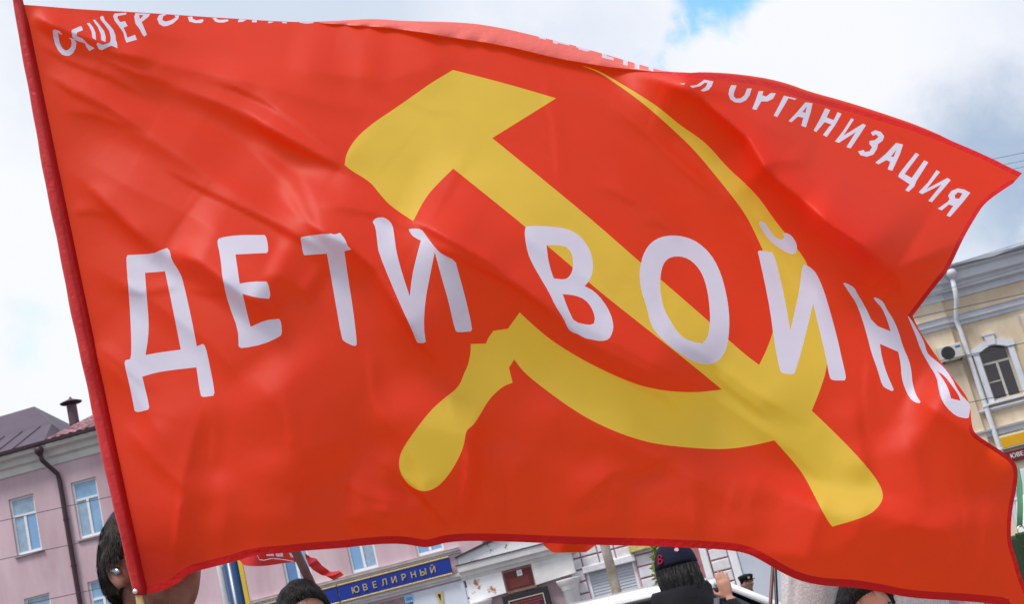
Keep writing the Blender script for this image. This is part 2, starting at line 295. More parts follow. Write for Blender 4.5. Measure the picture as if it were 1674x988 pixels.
ZD += .035*np.sin(GX/210.+GY/330.+.6)*hw + .018*np.sin(GX/95.-GY/140.)*hw*sstep(500, 900, GY)
FINE = []
def crease(pts, A, wb, wa, taper=.3, now=False):
    """a fold whose crest follows pts: steep on the under side (wb px), gentle on the upper side (wa px)"""
    global ZD
    if A <= .0085 and now: A = A*1.25
    if A <= .0085 and not now: FINE.append((pts, A, wb, wa, taper)); return
    P = np.array(pts, float); seg = np.linalg.norm(P[1:]-P[:-1], axis=1); cum = np.concatenate([[0], np.cumsum(seg)]); tot = cum[-1]
    best = np.full(GX.shape, 1e9); sd = np.zeros(GX.shape); tt = np.zeros(GX.shape)
    for i in range(len(P)-1):
        d = P[i+1]-P[i]; L2 = d@d
        t = ((GX-P[i, 0])*d[0]+(GY-P[i, 1])*d[1])/L2; tcl = np.clip(t, 0, 1)
        dx = GX-(P[i, 0]+tcl*d[0]); dy = GY-(P[i, 1]+tcl*d[1]); ds = np.hypot(dx, dy)
        cr = d[0]*(GY-P[i, 1])-d[1]*(GX-P[i, 0])
        m = ds < best; best[m] = ds[m]; sd[m] = np.sign(cr[m]); tt[m] = (cum[i]+tcl[m]*seg[i])/tot
    w = np.where(sd > 0, wb*1.1, min(wa*3.0, 190.) if A > .0085 else wa*2.0); q = np.clip(1-best/w, 0, 1); prof = np.where(sd > 0, q*q*(1.2-.2*q), .5-.5*np.cos(np.pi*q))
    ZD -= (1.55 if A > .02 else 1.5)*A*prof*sstep(0, max(taper, .2), tt)*sstep(0, max(taper, .2), 1-tt)
cr = crease
cr(pl('44,24 117,52 163,67 194,79 267,103 334,117 418,134 520,165 640,190'), .020, 36, 80, .35)
cr(pl('46,32 112,60 143,71 169,82 210,93 260,104'), .007, 10, 16, .2)
cr(pl('46,24 117,54 163,69 194,81'), .006, 8, 14, .2)
cr(pl('60,20 160,38 300,62 430,92'), .010, 30, 40)
cr(pl('140,85 260,128 375,172 435,203 485,230 560,266 600,305 660,352'), .027, 46, 90, .45)
cr(pl('320,124 385,143 435,166 500,210 560,256'), .005, 8, 22)
cr(pl('250,265 310,298 380,332 440,362 490,390 545,416'), .0055, 8, 26)
cr(pl('70,120 140,150 220,200 300,255 380,300'), .016, 60, 80)
cr(pl('100,235 200,300 300,345 440,430'), .008, 60, 90, .4)
cr(pl('95,255 130,290 200,355 256,412 330,452'), .009, 26, 90, .4)
cr(pl('270,405 330,432 362,457 400,486 465,524'), .022, 34, 70)
cr(pl('430,440 470,458 520,490'), .010, 26, 40)
cr(pl('660,352 744,396 790,424 840,456'), .008, 10, 26)
cr(pl('690,395 760,425 850,470 930,535'), .006, 10, 20)
cr(pl('640,345 700,375 760,415 828,455 878,492 961,561 1062,611 1170,655'), .045, 95, 150, .12)
cr(pl('430,330 500,365 570,402 617,442 640,482 665,522 695,562 750,625'), .034, 60, 90)
cr(pl('450,290 515,372 580,440'), .0045, 14, 40); cr(pl('500,330 612,348 710,390'), .0045, 13, 36)
cr(pl('490,270 520,345 535,410'), .002, 12, 24)
cr(pl('1000,112 1087,134 1147,160 1221,224 1250,277 1301,317 1360,370 1420,415 1462,442 1474,468 1490,520'), .095, 95, 240, .10)
cr(pl('1230,282 1268,263 1300,262 1330,272'), .011, 26, 34); cr(pl('1300,345 1348,372 1400,395 1445,432'), .018, 30, 44)
cr(pl('1080,125 1130,138 1180,150 1230,165'), .010, 22, 22)
cr(pl('272,968 288,905 291,850 296,800 320,700 350,620'), .016, 50, 70, .4)
cr(pl('200,690 256,757 292,789 350,840'), .006, 24, 40)
cr(pl('690,890 737,868 757,835 769,780 766,720 790,640'), .022, 36, 90)
cr(pl('550,846 600,850 640,862 697,888'), .016, 26, 50); cr(pl('600,835 660,846 740,846'), .006, 14, 26)
cr(pl('915,855 1000,776 1040,770 1120,733'), .004, 10, 26)
cr(pl('950,570 1010,610 1090,650 1140,700'), .004, 10, 18)
cr(pl('1090,540 1160,590 1230,640 1330,700'), .010, 26, 40); cr(pl('1150,600 1200,640 1270,690'), .005, 12, 20)
cr(pl('1420,800 1402,700 1398,640'), .006, 22, 30); cr(pl('1520,860 1500,770 1480,690'), .010, 40, 50)
cr(pl('1480,640 1560,690 1610,722 1664,765'), .040, 110, 60)
cr(pl('1308,965 1328,875 1360,790'), .026, 110, 90); cr(pl('1460,975 1470,900 1500,820'), .018, 90, 90)
cr(pl('1340,900 1480,860 1600,880'), .014, 60, 90)
cr(pl('900,110 1000,170 1130,280 1220,370'), .008, 40, 90); cr(pl('960,290 1040,330 1120,400'), .004, 12, 30)
cr(pl('560,150 640,130 760,90'), .010, 60, 60); cr(pl('460,100 540,120 640,130'), .008, 30, 40)
cr(pl('850,640 960,720 1080,760'), .012, 120, 120); cr(pl('400,600 480,700 520,800'), .02, 120, 120)
ZD -= .10*sstep(150, -20, GY-np.interp(GX, [0, 600, 1100, 1674], [-60, 10, 100, 270]))*0
def blur(a, n):
    for _ in range(n):
        b = np.pad(a, 1, mode='edge'); a = (b[1:-1, 1:-1]*4+b[:-2, 1:-1]*2+b[2:, 1:-1]*2+b[1:-1, :-2]*2+b[1:-1, 2:]*2+b[:-2, :-2]+b[2:, 2:]+b[:-2, 2:]+b[2:, :-2])/16
    return a
for s_ in ('880,110 905,200 915,330', '600,140 700,180 760,190', '1000,300 1050,360 1090,375', '300,470 340,480 380,474', '1420,560 1415,640 1425,740', '1560,760 1580,840 1575,930', '330,640 350,700 345,780', '600,560 610,650 640,720', '980,150 1090,260 1180,330', '1010,170 1110,270 1190,345', '700,560 730,640 745,700', '450,620 470,680 475,760', '820,760 830,820 825,875', '1120,780 1135,850 1130,890', '1200,780 1190,840 1215,890', '180,470 230,480 300,470', '110,350 150,345 190,355', '95,180 160,190 240,215', '560,700 575,780 570,860', '520,770 600,815 690,830', '1180,170 1240,200 1320,240', '1440,250 1500,300 1540,330', '150,560 200,600 260,650', '400,230 470,300 510,360'):
    crease(pl(s_), .0016, 7, 13, .3)
for s_ in ('475,900 480,820 500,740', '640,888 630,800 640,720', '850,885 842,800 860,720', '1010,890 1000,820 1015,760', '1130,895 1140,820 1120,750', '1235,905 1225,830 1250,760', '1390,955 1400,880 1420,800', '1560,975 1550,900 1570,820', '360,915 370,840 360,760', '1620,980 1610,900 1620,800'): crease(pl(s_), .0088, 44, 50, .35)
crease(pl('44,30 100,62 160,92 230,124 300,140'), .005, 8, 18); crease(pl('46,60 110,98 180,125 260,170'), .004, 9, 22); crease(pl('60,110 120,150 180,178 250,222'), .0035, 9, 22)
crease(pl('390,165 430,207 480,236 555,272 590,303'), .007, 11, 26); crease(pl('275,410 325,433 360,460 398,490'), .005, 9, 22); crease(pl('135,300 195,355 250,412'), .004, 9, 20)
crease(pl('520,385 575,410 612,445 640,490 690,562 740,622'), .006, 12, 26); crease(pl('1090,136 1150,164 1222,228 1252,282 1302,322 1362,376 1422,420 1460,446'), .008, 14, 30)
crease(pl('760,720 766,770 752,830 735,866'), .004, 10, 20); crease(pl('295,800 290,850 286,910'), .004, 9, 18)
for s_, a_ in (('95,150 250,232 400,326 520,405 640,470', .010), ('105,300 200,362 300,432 420,500 540,560', .010), ('60,70 200,118 350,166 480,236 600,322', .010), ('850,468 1000,560 1150,640 1300,740 1400,835', .010), ('120,420 230,480 340,560 430,660', .009), ('760,330 860,390 980,470 1060,540', .009), ('140,560 220,640 290,760', .009), ('600,640 680,760 720,860', .009), ('1180,300 1260,380 1330,470 1380,560', .009), ('900,650 1010,720 1150,790 1260,860', .009)):
    crease(pl(s_), a_, 34, 70, .3)
ZD = blur(ZD, 1)
for a_ in FINE: crease(*a_, now=True)
ZD = blur(ZD, 1)
def depth(x, y):
    fx = (np.asarray(x, float)-gx[0])/GS; fy = (np.asarray(y, float)-gy[0])/GS
    ix = np.clip(fx.astype(int), 0, len(gx)-2); iy = np.clip(fy.astype(int), 0, len(gy)-2); u = fx-ix; w = fy-iy
    return (ZD[iy, ix]*(1-u)+ZD[iy, ix+1]*u)*(1-w)+(ZD[iy+1, ix]*(1-u)+ZD[iy+1, ix+1]*u)*w
_F, _R, _U, _C = (np.array(v) for v in (FWD, RGT, UPV, CAM))
def pos3(x, y, z):
    x = np.asarray(x, float)[:, None]; y = np.asarray(y, float)[:, None]; z = np.asarray(z, float)[:, None]
    return _C + (_F + _R*(x-W/2)/FPX + _U*(HH/2-y)/FPX)*z
def surf(x, y): return pos3(x, y, depth(x, y))
def normals(x, y):
    x = np.asarray(x, float); y = np.asarray(y, float); h = 2.5
    n = np.cross(surf(x+h, y)-surf(x-h, y), surf(x, y-h)-surf(x, y+h)); return n/np.linalg.norm(n, axis=1)[:, None]
def inside(px, py, poly):
    p = np.array(poly); r = np.zeros(len(px), bool)
    bb = (px >= p[:, 0].min()) & (px <= p[:, 0].max()) & (py >= p[:, 1].min()) & (py <= p[:, 1].max())
    X = px[bb]; Y = py[bb]; q = np.zeros(len(X), bool); j = len(p)-1
    for i in range(len(p)):
        (xi, yi), (xj, yj) = p[i], p[j]
        if yi != yj: q ^= ((yi > Y) != (yj > Y)) & (X < (xj-xi)*(Y-yi)/(yj-yi)+xi)
        j = i
    r[bb] = q; return r
def dist_poly(px, py, line):
    P = np.array(line, float); best = np.full(len(px), 1e9)
    for i in range(len(P)-1):
        d = P[i+1]-P[i]; L2 = max(d@d, 1e-9); t = np.clip(((px-P[i, 0])*d[0]+(py-P[i, 1])*d[1])/L2, 0, 1)
        best = np.minimum(best, np.hypot(px-P[i, 0]-t*d[0], py-P[i, 1]-t*d[1]))
    return best
def resample(p, step, closed):
    q = []; n = len(p)
    for i in range(n if closed else n-1):
        a, b = p[i], p[(i+1) % n]; k = max(1, int(math.hypot(b[0]-a[0], b[1]-a[1])/step))
        q += [(a[0]+(b[0]-a[0])*t/k, a[1]+(b[1]-a[1])*t/k) for t in range(k)]
    if not closed: q.append(p[-1])
    return q
def offset(line, d):
    P = np.array(resample(line, 9, False)); T = np.gradient(P, axis=0); T /= np.linalg.norm(T, axis=1)[:, None]+1e-9
    return [tuple(v) for v in P+np.stack([-T[:, 1], T[:, 0]], 1)*d]
VV = []; EE = []
def chain(p, closed):
    b = len(VV); VV.extend(p)
    EE.extend((b+i, b+i+1) for i in range(len(p)-1))
    if closed: EE.append((b+len(p)-1, b))
chain(resample(OUTLINE, 9, True), True)
chain(resample(EMB, 9, True), True)
for L in LET:
    for p in L: chain(resample(p, 9, True), True)
TOPR = [p for p in TOPs if p[0] > 1085]; HB, HT, HF = 12.5, 8., 7.
FLYa = FLYs[:min(range(len(FLYs)), key=lambda i: abs(FLYs[i][1]-517))+1]; FLYb = [p for p in FLYs if p[1] > 700]
for ln, d in ((BOTs, HB), (TOPR, HT), (FLYa, HF), (FLYb, HF)): chain(offset(ln, d), False)
gp = np.stack(np.meshgrid(np.arange(30, 1690, 4.6), np.arange(0, 1000, 4.6)), -1).reshape(-1, 2); gp = gp+np.random.uniform(-.8, .8, gp.shape)
gp = gp[inside(gp[:, 0], gp[:, 1], OUTLINE)]
VV.extend(tuple(p) for p in gp)
cv, ce, cf, _, _, _ = geometry.delaunay_2d_cdt([Vector((x, -y)) for x, y in VV], EE, [], 0, 1e-4)
cx = np.array([[v[0], -v[1]] for v in cv]); ct = np.array([f for f in cf if len(f) == 3])
cen = cx[ct].mean(1); reg = np.full(len(ct), -1)
reg[inside(cen[:, 0], cen[:, 1], OUTLINE)] = 0
ok = reg == 0
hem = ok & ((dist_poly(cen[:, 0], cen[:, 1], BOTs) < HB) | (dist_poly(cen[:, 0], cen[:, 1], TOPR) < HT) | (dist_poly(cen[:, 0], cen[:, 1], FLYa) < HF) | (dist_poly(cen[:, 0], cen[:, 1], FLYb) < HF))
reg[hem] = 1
reg[ok & inside(cen[:, 0], cen[:, 1], EMB)] = 2
for i, L in enumerate(LET):
    m = ok & inside(cen[:, 0], cen[:, 1], L[0])
    for h in L[1:]: m &= ~inside(cen[:, 0], cen[:, 1], h)
    reg[m] = 10+i
RED = (.82, .022, .005); RED_T = (1., .085, .004)
red_cloth = cloth('red_cloth', RED, RED_T, .50, .56, .5)
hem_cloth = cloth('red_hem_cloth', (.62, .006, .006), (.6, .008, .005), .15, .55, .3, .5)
yellow_cloth = cloth('yellow_print', (.83, .57, .075), (1., .62, .03), .50, .56, .5)
white_cloth = cloth('white_print', (.70, .67, .80), (.75, .68, .80), .30, .5, .4)
base = at(262, 1160, 2.452)
flag = thing('flag', 'huge red flag with yellow hammer and sickle and white Cyrillic lettering on a wooden pole', 'flag', base)
def piece(name, faces, m):
    used = np.unique(faces); idx = np.full(len(cx), -1); idx[used] = np.arange(len(used))
    x, y = cx[used, 0], cx[used, 1]; v = surf(x, y)-np.array(base)
    me = bpy.data.meshes.new(name); me.from_pydata(v.tolist(), [], idx[faces].tolist()); me.materials.append(m)
    me.polygons.foreach_set('use_smooth', [True]*len(faces)); me.update()
    me.normals_split_custom_set_from_vertices(normals(x, y).tolist())
    o = bpy.data.objects.new(name, me); COL.objects.link(o); o.parent = flag; return o
cl_o = piece('cloth', ct[reg == 0], red_cloth)
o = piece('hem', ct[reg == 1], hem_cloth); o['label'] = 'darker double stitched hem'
o = piece('emblem', ct[reg == 2], yellow_cloth); o['label'] = 'yellow hammer and sickle emblem'
for i in range(len(LET)):
    if (reg == 10+i).any(): piece('letter', ct[reg == 10+i], white_cloth)
# the top edge curling over towards the viewer, its reverse side up
S0 = [p for p in TOPs if 520 <= p[0] <= 1092]
LOW = pl('520,37 560,40 627,44 694,53 727,59 794,69 841,78 894,91 928,98 995,109 1062,116 1092,118')
zf = lambda s: Z(840, 40, 5.231, pl(s))
FL = [zf(s) for s in ('180,80 225,86 275,112 270,122 220,112', '330,118 410,146 475,166 470,182 400,165 330,150', '540,178 590,193 665,213 655,230 600,225 545,205', '750,233 785,246 790,265 858,282 855,307 750,283', '935,288 968,295 970,350 935,345', '1035,328 1072,333 1072,382 1035,375', '1150,358 1190,373 1190,402 1165,395')]
xs = np.linspace(522, 1091, 150); ts = np.linspace(0, 1, 13)
ytop = np.interp(xs, [p[0] for p in S0], [p[1] for p in S0]); ylow = np.interp(xs, [p[0] for p in LOW], [p[1] for p in LOW])
fv = []; fm = []; ff = []
for t in ts:
    y = ytop+(ylow-ytop)*t; z = depth(xs, ytop)-(.034*math.sin(t*1.5)+.006*t)*np.clip((ylow-ytop)/20., .05, 1)
    z += .0035*np.sin(xs/9.+3*t+2*np.sin(xs/31.))*t*np.clip((900-xs)/200., .25, 1)
    fv.append(pos3(xs, y, z-.0015)-np.array(base))
fv = np.array(fv); nx = len(xs)
for i in range(len(ts)-1):
    for j in range(nx-1):
        ff.append((i*nx+j, (i+1)*nx+j, (i+1)*nx+j+1, i*nx+j+1))
        t = (ts[i]+ts[i+1])/2; px = (xs[j]+xs[j+1])/2; py = np.interp(px, xs, ytop)*(1-t)+np.interp(px, xs, ylow)*t
        fm.append(1 if any(inside(np.array([px]), np.array([py]), P)[0] for P in FL) else 0)
me = bpy.data.meshes.new('curled_edge'); me.from_pydata(fv.reshape(-1, 3).tolist(), [], ff)
me.materials.append(cloth('sky_lit_red_reverse', (.80, .17, .14), RED_T, .30, .5, .6, .3)); me.materials.append(white_cloth)  # lit copy of the red cloth: paleness of the up-facing curl painted in
me.polygons.foreach_set('material_index', fm); me.polygons.foreach_set('use_smooth', [True]*len(ff)); me.update()
o = bpy.data.objects.new('curled_edge', me); COL.objects.link(o); o.parent = flag; o['label'] = 'reverse side of the cloth curling over the top edge, sky light painted in'
# thin backward roll behind the upper fly hem
b = MB(); P2 = [p for p in TOPR if 1120 < p[0] < 1560]; rows = []
for k, (x, y) in enumerate(P2):
    h = 7*math.sin(math.pi*k/(len(P2)-1))**.6
    z = float(depth(np.array([x]), np.array([y]))[0]); rows.append([at(x, y+4, z+.012)-base, at(x, y-h*.5, z+.022)-base, at(x, y-h, z+.05)-base])
for a, c in zip(rows, rows[1:]):
    for k in range(2): b.poly((a[k], c[k], c[k+1], a[k+1]))
b.build('rolled_edge', MATS['red_cloth'], flag, True)
# sleeve round the pole
sl = MB(); rings = []; pole_pts = []
ys = np.linspace(-14, 974, 80)
for y in ys:
    ym = min(max(y, -6), 974); xo = np.interp(ym, [p[1] for p in OUTER], [p[0] for p in OUTER])+(y-ym)*.2
    sm = SEAM[::-1]; xe = np.interp(y, [p[1] for p in sm], [p[0] for p in sm])
    if y < 30: xe = 42-(30-y)*.25
    z = float(depth(np.array([xe]), np.array([max(y, 0)]))[0]); k = FPX/z; wpx = xe-xo; r = min(.0115, wpx*.42/k); rp = r*k
    wob = 1+.06*math.sin(y/37.)+.04*math.sin(y/13.)
    ring = []
    for a in np.linspace(math.radians(50), math.radians(310), 13): ring.append(at(xo+rp+rp*math.cos(a)*wob, y, z-.004+r*math.sin(a)*-1*wob)-base)
    ring.append(at(xe-rp*.5, y, z+.003)-base); ring.append(at(xe+3, y, z+.0005)-base); ring.append(at(xe-rp*.5, y, z-.0045)-base)
    rings.append(ring); pole_pts.append(at(xo+rp, y, z-.004)-base)
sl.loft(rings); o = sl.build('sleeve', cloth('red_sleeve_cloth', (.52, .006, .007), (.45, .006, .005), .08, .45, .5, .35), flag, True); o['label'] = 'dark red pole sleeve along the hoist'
d = (pole_pts[-1]-pole_pts[-12]).normalized(); pp = pole_pts[4::6]+[pole_pts[-1]]+[pole_pts[-1]+d*t for t in (.05, .15, .3, .5, .68)]
b = MB(); b.tube(pp, [.0062]*(len(pp)-5)+[.0088]+[.0095]*4, 14); b.build('pole', mat('pale_wood', C(205, 170, 120), .5, .3, .35, 30, .15, 60, stretch=(1, 1, .08)), flag, True)
b = MB(); c = at(221, 968, 2.478)-base
b.lathe([(.0001, -.003), (.0042, -.0028), (.0048, -.001), (.0048, .001), (.002, .002)], c, 12, 'y'); b.build('rivet', mat('steel', (.8, .8, .8), .3, .5, metal=1), flag, True)
# ================================================================ ground
ROAD = -.15
asphalt = mat('asphalt', (.052, .052, .054), .85, .2, .35, 3, .3, 60)
paving = mat('paving', (.22, .21, .20), .8, .2, .25, 4, .2, 50)
kerbm = mat('kerb_stone', (.33, .32, .31), .75, .2, .25, 8, .2, 60)
paint = mat('road_paint', (.75, .75, .73), .6, .3, .25, 9)
def flat(name, x0, x1, y0, y1, z, m, n=1):
    b = MB(); b.poly(((x0,y0,z),(x1,y0,z),(x1,y1,z),(x0,y1,z))); return tag(b.build(name, m), kind='structure')
flat('ground', -600, 600, -300, 900, ROAD, asphalt)
b = MB(); b.box(-60, 60, -30, 6.1, ROAD+.004, 0); near_pave = tag(b.build('pavement', paving), kind='structure')
b = MB(); b.box(-60, 60, 6.105, 6.3, ROAD+.004, .012); tag(b.build('kerb', kerbm, bevel=.012), kind='structure')
b = MB(); b.box(-60, 60, 44.0, 75, ROAD+.004, -.004); tag(b.build('pavement', paving), kind='structure')
b = MB(); b.box(-60, 60, 43.8, 43.995, ROAD+.004, .008); tag(b.build('kerb', kerbm, bevel=.012), kind='structure')
for k in range(-9, 10):
    b = MB(); b.box(k*6-1.5, k*6+1.5, 25.0, 25.15, ROAD+.002, ROAD+.006); tag(b.build('road_marking', paint), kind='structure')
slab = MB(); slab.bbox(-.295, .295, -.295, .295, 0, .004, .003)
# paving slabs near the photographer
sm = None; slabm = mat('paving_slab', (.26, .25, .24), .8, .2, .22, 5, .2, 70)
for i in range(-5, 6):
    for j in range(2, 10):
        if sm is None:
            b = MB(); b.box(-.296, .296, -.296, .296, -.02, .006); o = b.build('paving_slab', slabm, near_pave); sm = o.data
        else:
            o = bpy.data.objects.new('paving_slab', sm); COL.objects.link(o); o.parent = near_pave
        o.location = (i*.6, j*.6+.3, 0)
# ================================================================ facades
FY, YAW = 48.0, math.radians(-5)
_e = Vector((math.cos(YAW), math.sin(YAW), 0)); _n = Vector((math.sin(YAW), -math.cos(YAW), 0)); FO = Vector((0, FY, 0))
def fac(px, py, off=0.):
    d = ray(px, py); t = ((FO+_n*off-CAM).dot(_n))/d.dot(_n); P = CAM+d*t
    return (P-FO).dot(_e), P.z
def wall(b, s0, s1, z0, z1, ops, y=0., rev=.2):
    """wall sheet at local y with rectangular openings and their reveals"""
    xs = sorted({s0, s1, *[a for o in ops for a in (o[0], o[1])]}); zs = sorted({z0, z1, *[a for o in ops for a in (o[2], o[3])]})
    xs = [x for x in xs if s0 <= x <= s1]; zs = [z for z in zs if z0 <= z <= z1]
    for a, c in zip(xs, xs[1:]):
        for p, q in zip(zs, zs[1:]):
            mx, mz = (a+c)/2, (p+q)/2
            if any(o[0] < mx < o[1] and o[2] < mz < o[3] for o in ops): continue
            b.poly(((a,y,p),(c,y,p),(c,y,q),(a,y,q)))
    for a, c, p, q in ops:
        b.poly(((a,y,p),(a,y+rev,p),(a,y+rev,q),(a,y,q))); b.poly(((c,y+rev,p),(c,y,p),(c,y,q),(c,y+rev,q)))
        b.poly(((a,y,q),(a,y+rev,q),(c,y+rev,q),(c,y,q))); b.poly(((a,y+rev,p),(a,y,p),(c,y,p),(c,y+rev,p)))
pink = mat('pink_plaster', C(206, 182, 190), .85, .15, .1, .6, .12, 30, var2=C(180, 152, 160), stretch=(1, 1, .3))
white_pl = mat('white_plaster', C(222, 221, 226), .8, .15, .12, 2.2, .2, 25, var2=C(200, 197, 202))
peel = mat('peeling_plaster', C(226, 226, 230), .85, .15, .1, 2.4, .5, 14, var2=C(168, 118, 80), lohi=(.36, .42))
grey_pl = mat('grey_panel', C(186, 190, 200), .6, .3, .08, 1.5)
joint = mat('joint_plaster', C(172, 118, 122), .85, .1, .2, 3)
frame_m = mat('window_frame_paint', C(226, 228, 232), .45, .4, .08, 5)
glass_b = mat('painted_sky_glass', C(112, 156, 200), .04, .9); glass_b.node_tree.nodes['Principled BSDF'].inputs['Coat Weight'].default_value = 1.0  # the blue of the reflected sky is put into the pane colour
GLS = [mat('curtained_glass', C(150, 176, 200), .05, .9, .3, 3), mat('deep_glass', C(84, 128, 176), .04, .9, .2, 2), mat('pale_painted_sky_glass', C(132, 172, 208), .04, .9, .3, 1.5)]  # same painted sky blue, varied from pane to pane
glass_d = mat('dark_glass', C(34, 26, 30), .05, .8)
gold = mat('gold_trim', C(212, 186, 128), .35, .5, .15, 8, metal=.4)
blue_s = mat('blue_sign_paint', C(18, 46, 140), .35, .4, .1, 2)
dark_pipe = mat('brown_pipe_paint', C(62, 40, 48), .45, .4, .25, 6)
metal_roof = mat('purple_metal_roof', C(72, 54, 72), .45, .4, .22, 1.2, .1, 10)
tile_m = mat('brown_roof_tile', C(150, 108, 112), .7, .2, .5, 3.5, .2, 30, var2=C(84, 58, 62), lohi=(.4, .6))
PB = thing('apartment_building', 'long pink plastered building with dark brown roof and rows of white framed windows', 'building', FO, YAW)
WW, UZ, LZ = .98, (8.78, 10.88), (5.12, 7.2)
cols = [-24.2, -21.8, -19.35, -16.9, -14.5, -12.1, -9.71, -7.32, -4.92, -2.5, -.1, 2.3, 4.7, 7.1, 9.5]
ops = [(c-WW/2, c+WW/2, *zz) for c in cols for zz in (UZ, LZ)]
SHUT = (.18, 1.86, .9, 3.12); gateL, _ = fac(1214, 930); gateR = gateL+2.6
DOOR = (-2.85, -1.22, 0, 3.05)
b = MB(); wall(b, -28, 12.9, 0, 12.0, ops+[SHUT, DOOR]); b.poly(((-28,0,0),(-28,14,0),(-28,14,12),(-28,0,12))); b.poly(((12.9,14,0),(12.9,0,0),(12.9,0,12),(12.9,14,12))); b.poly(((12.9,14,0),(-28,14,0),(-28,14,12),(12.9,14,12)))
b.build('wall', pink, PB)
def make_window(c, z0, z1, w=WW):
    h = z1-z0; b = MB(); fw = .075; y0, y1 = .09, .16
    for a, d_, p, q in ((-w/2, -w/2+fw, 0, h), (w/2-fw, w/2, 0, h), (-w/2+fw, w/2-fw, h-fw, h), (-w/2+fw, w/2-fw, 0, fw+.02), (-w/2+fw, w/2-fw, h*.66, h*.66+.08)): b.box(a, d_, y0, y1, p, q)
    b.box(-.045, .045, y0-.006, y1, fw+.02, h*.66)
    f = b.build('window', frame_m, PB, loc=(c, 0, z0))
    for a, d_, p, q in ((-w/2+fw, -.045, fw+.02, h*.66), (.045, w/2-fw, fw+.02, h*.66), (-w/2+fw, w/2-fw, h*.66+.08, h-fw)):
        g = MB(); g.box(a, d_, .125, .13, p, q); g.build('pane', glass_b, f)
    g = MB(); g.extrude([(.08, .0), (-.09, -.02), (-.09, -.07), (.08, -.06)], -w/2-.08, w/2+.08); g.build('sill', mat('sill_metal', C(170, 158, 166), .5, .4, .15, 5), f)
    return f
w0 = None
for c in cols:
    for zz in (UZ, LZ):
        if w0 is None: w0 = make_window(c, *zz); h0 = zz
        else:
            k = copy_part(w0, PB); k.location = (c, 0, zz[0])
            for ch in k.children:
                if ch.name.startswith('pane') and random.random() < .6: ch.material_slots[0].link = 'OBJECT'; ch.material_slots[0].material = random.choice(GLS)
b = MB(); b.box(-28, 12.9, .7, .75, .3, 11.8); b.build('dim_room_sheet', mat('dim_room', (.06, .06, .07), .9, .1), PB)  # dark sheet standing in for the shade of the rooms behind the panes
# main cornice and gutter
b = MB(); b.extrude([(0, 11.68), (-.06, 11.7), (-.08, 11.95), (-.22, 12.02), (-.26, 12.22), (-.5, 12.28), (-.52, 12.42), (.3, 12.42), (.3, 11.68)], -28.05, 12.95); b.build('cornice', mat('cornice_paint', C(206, 202, 198), .75, .2, .15, 1.5), PB)
b = MB(); b.extrude([(-.55, 12.425), (-.66, 12.44), (-.67, 12.55), (-.63, 12.55), (-.62, 12.47), (-.55, 12.455)], -28.05, 12.95); b.build('gutter', dark_pipe, PB)
# roofs: purple sheet metal over the left wing, pantiles to the right
sv, zv = fac(84.5, 693, -2.2); sa, za = fac(56, 665, -5.0); sj = fac(84.5, 732)[0]
b = MB(); A = [(-28.2, -.6, 12.5), (sj, -.6, 12.5), (sv, 2.2, zv), (-28.2, 2.2, zv)]
b.poly(A); b.poly(((-28.2, 2.2, zv), (sv, 2.2, zv), (sa, 5.0, za), (-27.5, 5.0, za-.1))); b.poly(((sv, 2.2, zv), (sj, -.6, 12.5), (sj+.25, 2.2, 12.5), (sv+.1, 7, zv-.3), (sa, 5.0, za)))
b.poly(((-27.5, 5, za-.1), (sa, 5, za), (sv+.1, 14, 12.5), (-28.2, 14, 12.5)))
mr_o = b.build('metal_roof', metal_roof, PB)
for k in range(1, 13):
    x = -28.2+k*.75
    if x < sv-.1: b = MB(); b.tube([(x, -.6, 12.52), (x, 2.2, zv+.02)], .018, 6); b.build('standing_seam', metal_roof, mr_o)
sr, zr_ = fac(121.5, 686, -5.2)
b = MB(); nx_, ny_ = 520, 26; x0r, x1r = sj+.02, 13.1; L_ = 5.8
for j in range(ny_+1):
    t = j/ny_; y = -.6+L_*t; z = 12.5+(zr_-12.5)*t; step = .045*((t*13) % 1)
    for i in range(nx_+1):
        x = x0r+(x1r-x0r)*i/nx_; b.pt((x, y, z+.05*abs(math.sin(x*math.pi/.32))+.05-step))
for j in range(ny_):
    for i in range(nx_): q = j*(nx_+1)+i; b.face((q, q+1, q+nx_+2, q+nx_+1))
b.poly(((x0r, -.6, 12.47), (x0r, -.6+L_, 12.47), (x0r, -.6+L_, zr_))); b.poly(((x0r, -.6+L_, zr_), (x1r, -.6+L_, zr_), (x1r, 14, 12.4), (x0r, 14, 12.4)))
tr = b.build('tile_roof', tile_m, PB); tr['label'] = 'brown pantile roof'
cs, cz = fac(121, 688, -3.8); _, ct_ = fac(121, 662, -3.8)
b = MB(); b.tube([(cs, 3.8, cz-.6), (cs, 3.8, ct_)], .2, 14); b.lathe([(.2, 0), (.42, .03), (.44, .06), (.08, .2), (.02, .3)], (cs, 3.8, ct_+.06), 16)
for a in range(4): b.tube([(cs+.19*math.cos(a*1.57), 3.8+.19*math.sin(a*1.57), ct_-.02), (cs+.19*math.cos(a*1.57), 3.8+.19*math.sin(a*1.57), ct_+.09)], .02, 6)
b.build('chimney', mat('chimney_metal', C(96, 74, 84), .6, .3, .2, 5), tr)
